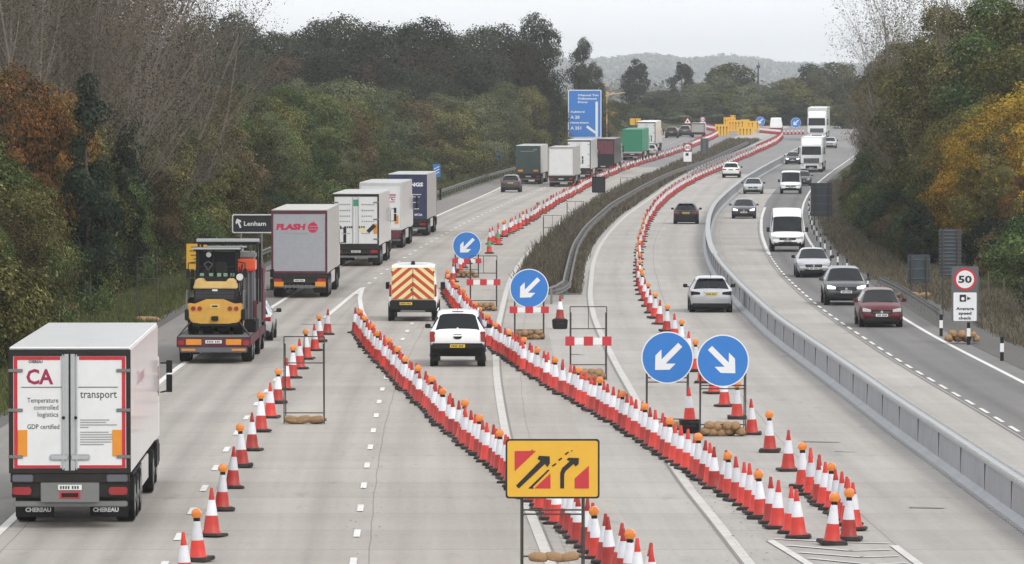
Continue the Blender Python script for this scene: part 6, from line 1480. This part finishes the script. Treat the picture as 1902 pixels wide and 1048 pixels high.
BX(t, 'rear_panel', 'dkred', -h + .095, h - .095, .02, .066, 2.2, H - .195); BX(t, 'lower_panel', 'plastic', -h + .095, h - .095, .02, .066, fl + .1, 2.2)
t, L, H, fl, h = lorry(1174, 299, 'lorry with a bright green tarpaulin load', 'green', 'green', 'green', 'white', 'panel', frame='green', rear='alu', H=3.9)
BX(t, 'tarpaulin', 'green', -h + .095, h - .095, .02, .066, fl + .105, H - .195)
lorry(1200, 284, 'distant white lorry ahead of the green one', H=4.1, W=2.5)
lorry(1296, 256, 'distant grey box lorry beyond the reserve', 'curtain_grey', 'curtain_grey', 'curtain_grey', 'grey', H=2.3, W=2.2, L=5.0, floor=.75, axles=(1.5,), curve=D2, scale=.95, group=None, name='box_lorry', trac=False)
# oncoming lorries
OG = 'oncoming lorries on the right carriageway'
t, L, H, fl, h = lorry(1507, 321, 'white lorry with pale grille coming towards the camera', towards=True, curve=D5, side='white2', group=OG, H=3.95, style='none')
t, L, H, fl, h = lorry(1517, 262, 'distant tall white lorry behind the first oncoming one', towards=True, curve=D5, side='offwhite', group=OG, H=4.3, style='none', scale=1.12)

# low loader with machines ----------------------------------------
loc, a, rx, Y = spot(397, 677)
t = thing('flatbed_lorry', 'plum flatbed lorry carrying a yellow roller and an orange machine', 'lorry', loc, a, 'lorries queuing on the left carriageway')
LL = 10.2; h = 1.27
BX(t, 'deck', 'chassis', -h + .02, h - .02, .02, LL, .80, .90); BX(t, 'chassis', 'chassis', -.6, .6, .5, LL + 1, .5, .8)
for s_ in (-1, 1): BX(t, 'side_rail', 'plum', min(s_ * (h - .02), s_ * h), max(s_ * (h - .02), s_ * h), .0, LL, .62, .93, .01)
mb = MB()
for i in range(26): y = .1 + i * .38; mb.box(-h + .06, h - .06, y, y + .13, .9, .94)
mb.build('deck_planks', M['steel'], t)
BX(t, 'tail_board', 'plum', -h, h, -.08, .02, .56, .88, .02); BX(t, 'bumper', 'signgrey', -h + .12, h - .12, -.12, .0, .38, .56, .02)
for s_ in (-1, 1):
    BX(t, 'tail_light', 'lampred', min(s_ * (h - .28), s_ * (h - .03)), max(s_ * (h - .28), s_ * (h - .03)), -.11, -.07, .62, .82, .02); BX(t, 'reflector', 'orange_refl', min(s_ * .42, s_ * .95), max(s_ * .42, s_ * .95), -.1, -.07, .64, .84, .01); BX(t, 'lower_reflector', 'orange_refl', min(s_ * .62, s_ * 1.1), max(s_ * .62, s_ * 1.1), -.135, -.11, .44, .51, .01)
    for y in (1.6, 2.85, 7.2): wheel(t, s_ * (h - .2), y, .43, .36, 'steel')
    BX(t, 'mudguard', 'plum', min(s_ * (h - .03), s_ * (h + .01)), max(s_ * (h - .03), s_ * (h + .01)), 6.6, 7.8, .5, .92, .01)
plate(t, -.085, .75, 'platewhite', -1, .56)
cab(t, LL + .15, 'plum', 3.2)
BX(t, 'headboard', 'steel', -h + .1, h - .1, LL - .1, LL, .9, 2.6, .02)
def local(o, parent_thing, dx, dy, dz):
    c, s_ = math.cos(parent_thing.rotation_euler.z), math.sin(parent_thing.rotation_euler.z); l = parent_thing.location
    o.location = (l.x + dx * c - dy * s_, l.y + dx * s_ + dy * c, l.z + dz); o.rotation_euler.z = parent_thing.rotation_euler.z
r = thing('road_roller', 'yellow road roller with black cab frame chained on the flatbed', 'road roller'); local(r, t, -.0, .75, .94)
# rear counterweight, grille, hood
mb = MB(); prof = [(-.92, .62), (-.80, .42), (-.5, .36), (.5, .36), (.80, .42), (.92, .62), (.95, 1.1), (.70, 1.08), (.5, 1.16), (.3, 1.24), (-.3, 1.24), (-.5, 1.16), (-.70, 1.08), (-.95, 1.1)]; mb.prism(prof, .0, .5); mb.build('counterweight', M['yellow'], r, bevel=.04)
BX(r, 'engine_grille', 'plastic', -.72, .72, .06, .6, 1.12, 1.6, .03); mb = MB()
for i in range(6): mb.box(-.66, .66, .045, .06, 1.27 + i * .05, 1.282 + i * .05)
mb.build('grille_bars', M['signgrey'], r)
mb = MB().prism([(-.76, 1.6), (.76, 1.6), (.66, 1.93), (.42, 1.93), (.40, 1.82), (-.40, 1.82), (-.42, 1.93), (-.66, 1.93)], .05, 1.4); mb.build('engine_hood', M['hoodyellow'], r, bevel=.03)
BX(r, 'hood_badge', 'platewhite', -.09, .09, .03, .06, 1.52, 1.58)
for s_ in (-1, 1):
    for q in (.52, .74): MB().cyl((s_ * q, -.03, .92), (s_ * q, .01, .92), .08, .08, 14).build('tail_light', M['lampred'], r)
    mb = MB(); mb.tube([(s_ * .98, .05, .9), (s_ * .98, .05, 1.5), (s_ * .98, 1.0, 1.5), (s_ * .98, 1.0, .9)], .022); mb.tube([(s_ * .98, .05, 1.2), (s_ * .98, 1.0, 1.2)], .018); mb.build('handrail', M['steel'], r)
    BX(r, 'side_step', 'plastic', min(s_ * .9, s_ * 1.04), max(s_ * .9, s_ * 1.04), .0, 1.6, .5, .9, .03)
    mb = MB(); mb.tube([(s_ * .7, 1.3, 2.5), (s_ * .98, 1.25, 2.45), (s_ * 1.0, 1.25, 2.1)], .018); mb.box(min(s_ * .93, s_ * 1.05), max(s_ * .93, s_ * 1.05), 1.2, 1.25, 1.95, 2.25); mb.build('mirror', M['plastic'], r)
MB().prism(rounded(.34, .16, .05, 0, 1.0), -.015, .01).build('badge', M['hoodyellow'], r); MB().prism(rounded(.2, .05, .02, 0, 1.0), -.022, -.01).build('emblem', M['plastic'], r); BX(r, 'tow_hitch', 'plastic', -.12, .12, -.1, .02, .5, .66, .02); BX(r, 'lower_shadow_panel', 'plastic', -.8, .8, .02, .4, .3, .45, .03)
for x in (-.78, -.27, .27, .78): wheel(r, x, .75, .5, .34, 'hoodyellow'); wheel(r, x, 3.9, .5, .34, 'hoodyellow')
BX(r, 'main_frame', 'plastic', -.95, .95, .5, 4.2, .45, 1.3, .04); BX(r, 'cab_base', 'plastic', -.7, .7, 1.3, 3.0, 1.2, 2.0, .03)
BX(r, 'cab_glass', 'glass', -.66, .66, 1.5, 2.9, 1.95, 2.84, .03)
mb = MB()
for s_ in (-1, 1):
    for y in (1.45, 2.92): mb.box(s_ * .68 - .05, s_ * .68 + .05, y - .05, y + .05, 1.7, 2.9)
mb.box(-.16, -.11, 1.42, 1.47, 1.93, 2.9); mb.box(-.62, .62, 1.42, 1.47, 2.3, 2.33); mb.build('cab_pillars', M['plastic'], r)
BX(r, 'seat', 'plastic', -.05, .35, 1.36, 1.47, 1.98, 2.5, .05); BX(r, 'console', 'plastic', -.5, -.25, 1.36, 1.47, 1.98, 2.25, .04)
mb = MB(); mb.tube([(-.3, 1.38, 2.2), (-.45, 1.36, 2.42), (-.3, 1.34, 2.5), (-.15, 1.36, 2.42), (-.3, 1.38, 2.2)], .015); mb.build('steering_wheel', M['signgrey'], r)
mb = MB()
for x in (-.52, -.2, .08, .3, .54): mb.box(x - .07, x + .07, 1.33, 1.36, 1.98, 2.1)
mb.build('cab_stickers', mat('pale green stickers', (.16, .3, .22), .5), r)
BX(r, 'canopy_roof', 'plastic', -.82, .82, 1.1, 3.3, 2.88, 2.96, .03); BX(r, 'canopy_edge', 'alu', -.84, .84, 1.06, 1.1, 2.93, 2.99, .01); MB().cyl((-.28, 1.3, 2.74), (-.28, 1.4, 2.74), .09, .09, 14).build('work_light', M['lampclear'], r)
mb = MB(); rnd = random.Random(3)
for i in range(7):
    x = .5 + i * .06; mb.tube([(x, 1.2, 1.2), (x + rnd.uniform(-.1, .15), 1.1, 1.6), (x + rnd.uniform(-.1, .2), 1.2, 2.0 + rnd.uniform(0, .5))], .018)
mb.tube([(.62, 1.0, 1.9), (.82, .95, 2.0), (.9, 1.0, 2.4)], .035); mb.build('hoses', M['plastic'], r)
MB().cyl((.82, .75, 1.98), (.82, 1.0, 1.98), .12, .12, 14).build('air_filter', M['offwhite'], r)
mb = MB()
for s_ in (-1, 1):
    for k in range(14): u = k / 13; mb.ball((s_ * (.85 + .35 * u), .1 - .45 * u, .42 * (1 - u) + .03), .035, 6, 4)
mb.build('lashing_chain', M['dksteel'], r)
# second canopy machine ahead, and the orange machine to its right
r2 = thing('compact_roller', 'dark canopied roller ahead of the yellow one on the flatbed', 'road roller'); local(r2, t, .18, 5.2, .94)
BX(r2, 'body', 'yellow', -.9, .6, .1, 2.6, .4, 1.4, .06); BX(r2, 'cab_glass', 'glass', -.8, .5, .5, 2.0, 1.4, 2.9, .03); BX(r2, 'canopy_roof', 'plastic', -1.05, 1.12, .2, 2.6, 3.0, 3.12, .04); BX(r2, 'canopy_edge', 'alu', -1.08, 1.15, .16, .21, 3.1, 3.22, .02); BX(r2, 'inner_rail', 'alu', -.7, .7, .1, .15, 2.9, 2.96, .01)
mb = MB()
for x in (-1.0, 1.06): mb.box(x - .04, x + .04, .2, .28, .9, 3.1); mb.box(x - .04, x + .04, 2.4, 2.48, .9, 3.1)
mb.build('canopy_posts', M['plastic'], r2)
for s_ in (-1, 1): wheel(r2, -.15 + s_ * .6, .6, .42, .3, 'steel'); wheel(r2, -.15 + s_ * .6, 2.2, .42, .3, 'steel')
r3 = thing('planer_machine', 'orange-topped machine with grey conveyor, on the right of the flatbed', 'road machine'); local(r3, t, .92, 3.2, .94)
BX(r3, 'hopper', 'mcorange', -.36, .34, .3, 1.6, 2.12, 2.55, .05); BX(r3, 'engine_cover', 'steel', -.28, .34, .5, 1.6, 2.55, 2.8, .06); BX(r3, 'conveyor_frame', 'signgrey', -.3, .3, .35, 1.3, .3, 2.12, .03)
mb = MB()
for x in (-.2, -.05, .1, .24): mb.box(x - .02, x + .02, .3, .35, .4, 2.1)
mb.build('conveyor_bars', M['steel'], r3); BX(r3, 'crawler_track', 'rubber', -.4, .38, 0, 2.2, 0, .45, .06); BX(r3, 'side_box', 'plastic', -.85, -.4, .2, 1.4, .9, 2.3, .05); mb = MB()
for i in range(5): mb.tube([(-.36 + i * .05, .25, 2.1), (-.5 + i * .06, .2, 1.5), (-.42 + i * .04, .25, .8)], .022)
mb.build('hoses', M['plastic'], r3); BX(r3, 'warning_stripe', 'signred', -.36, .34, .27, .3, 2.12, 2.2); BX(r3, 'exhaust', 'dksteel', .1, .2, .8, .9, 2.8, 3.02, .02); BX(r3, 'guard_panel', 'dkred', .28, .4, .25, .35, .5, 1.1, .02)
# ------------------------------------------------------------------ haze
hm = bpy.data.materials.new('haze'); hm.use_nodes = True; hn = hm.node_tree; hn.nodes.clear()
ho = hn.nodes.new('ShaderNodeOutputMaterial'); pv = hn.nodes.new('ShaderNodeVolumePrincipled')
pv.inputs['Color'].default_value = (0.93, 0.96, 1.0, 1); pv.inputs['Density'].default_value = 0.000115; pv.inputs['Anisotropy'].default_value = 0.55
hn.links.new(pv.outputs[0], ho.inputs['Volume'])
hz = MB().box(-930, 1080, -140, 10900, -4.5, 110).build('haze', hm); tag(hz, 'pale autumn haze lying over the whole valley', 'haze', kind='stuff')
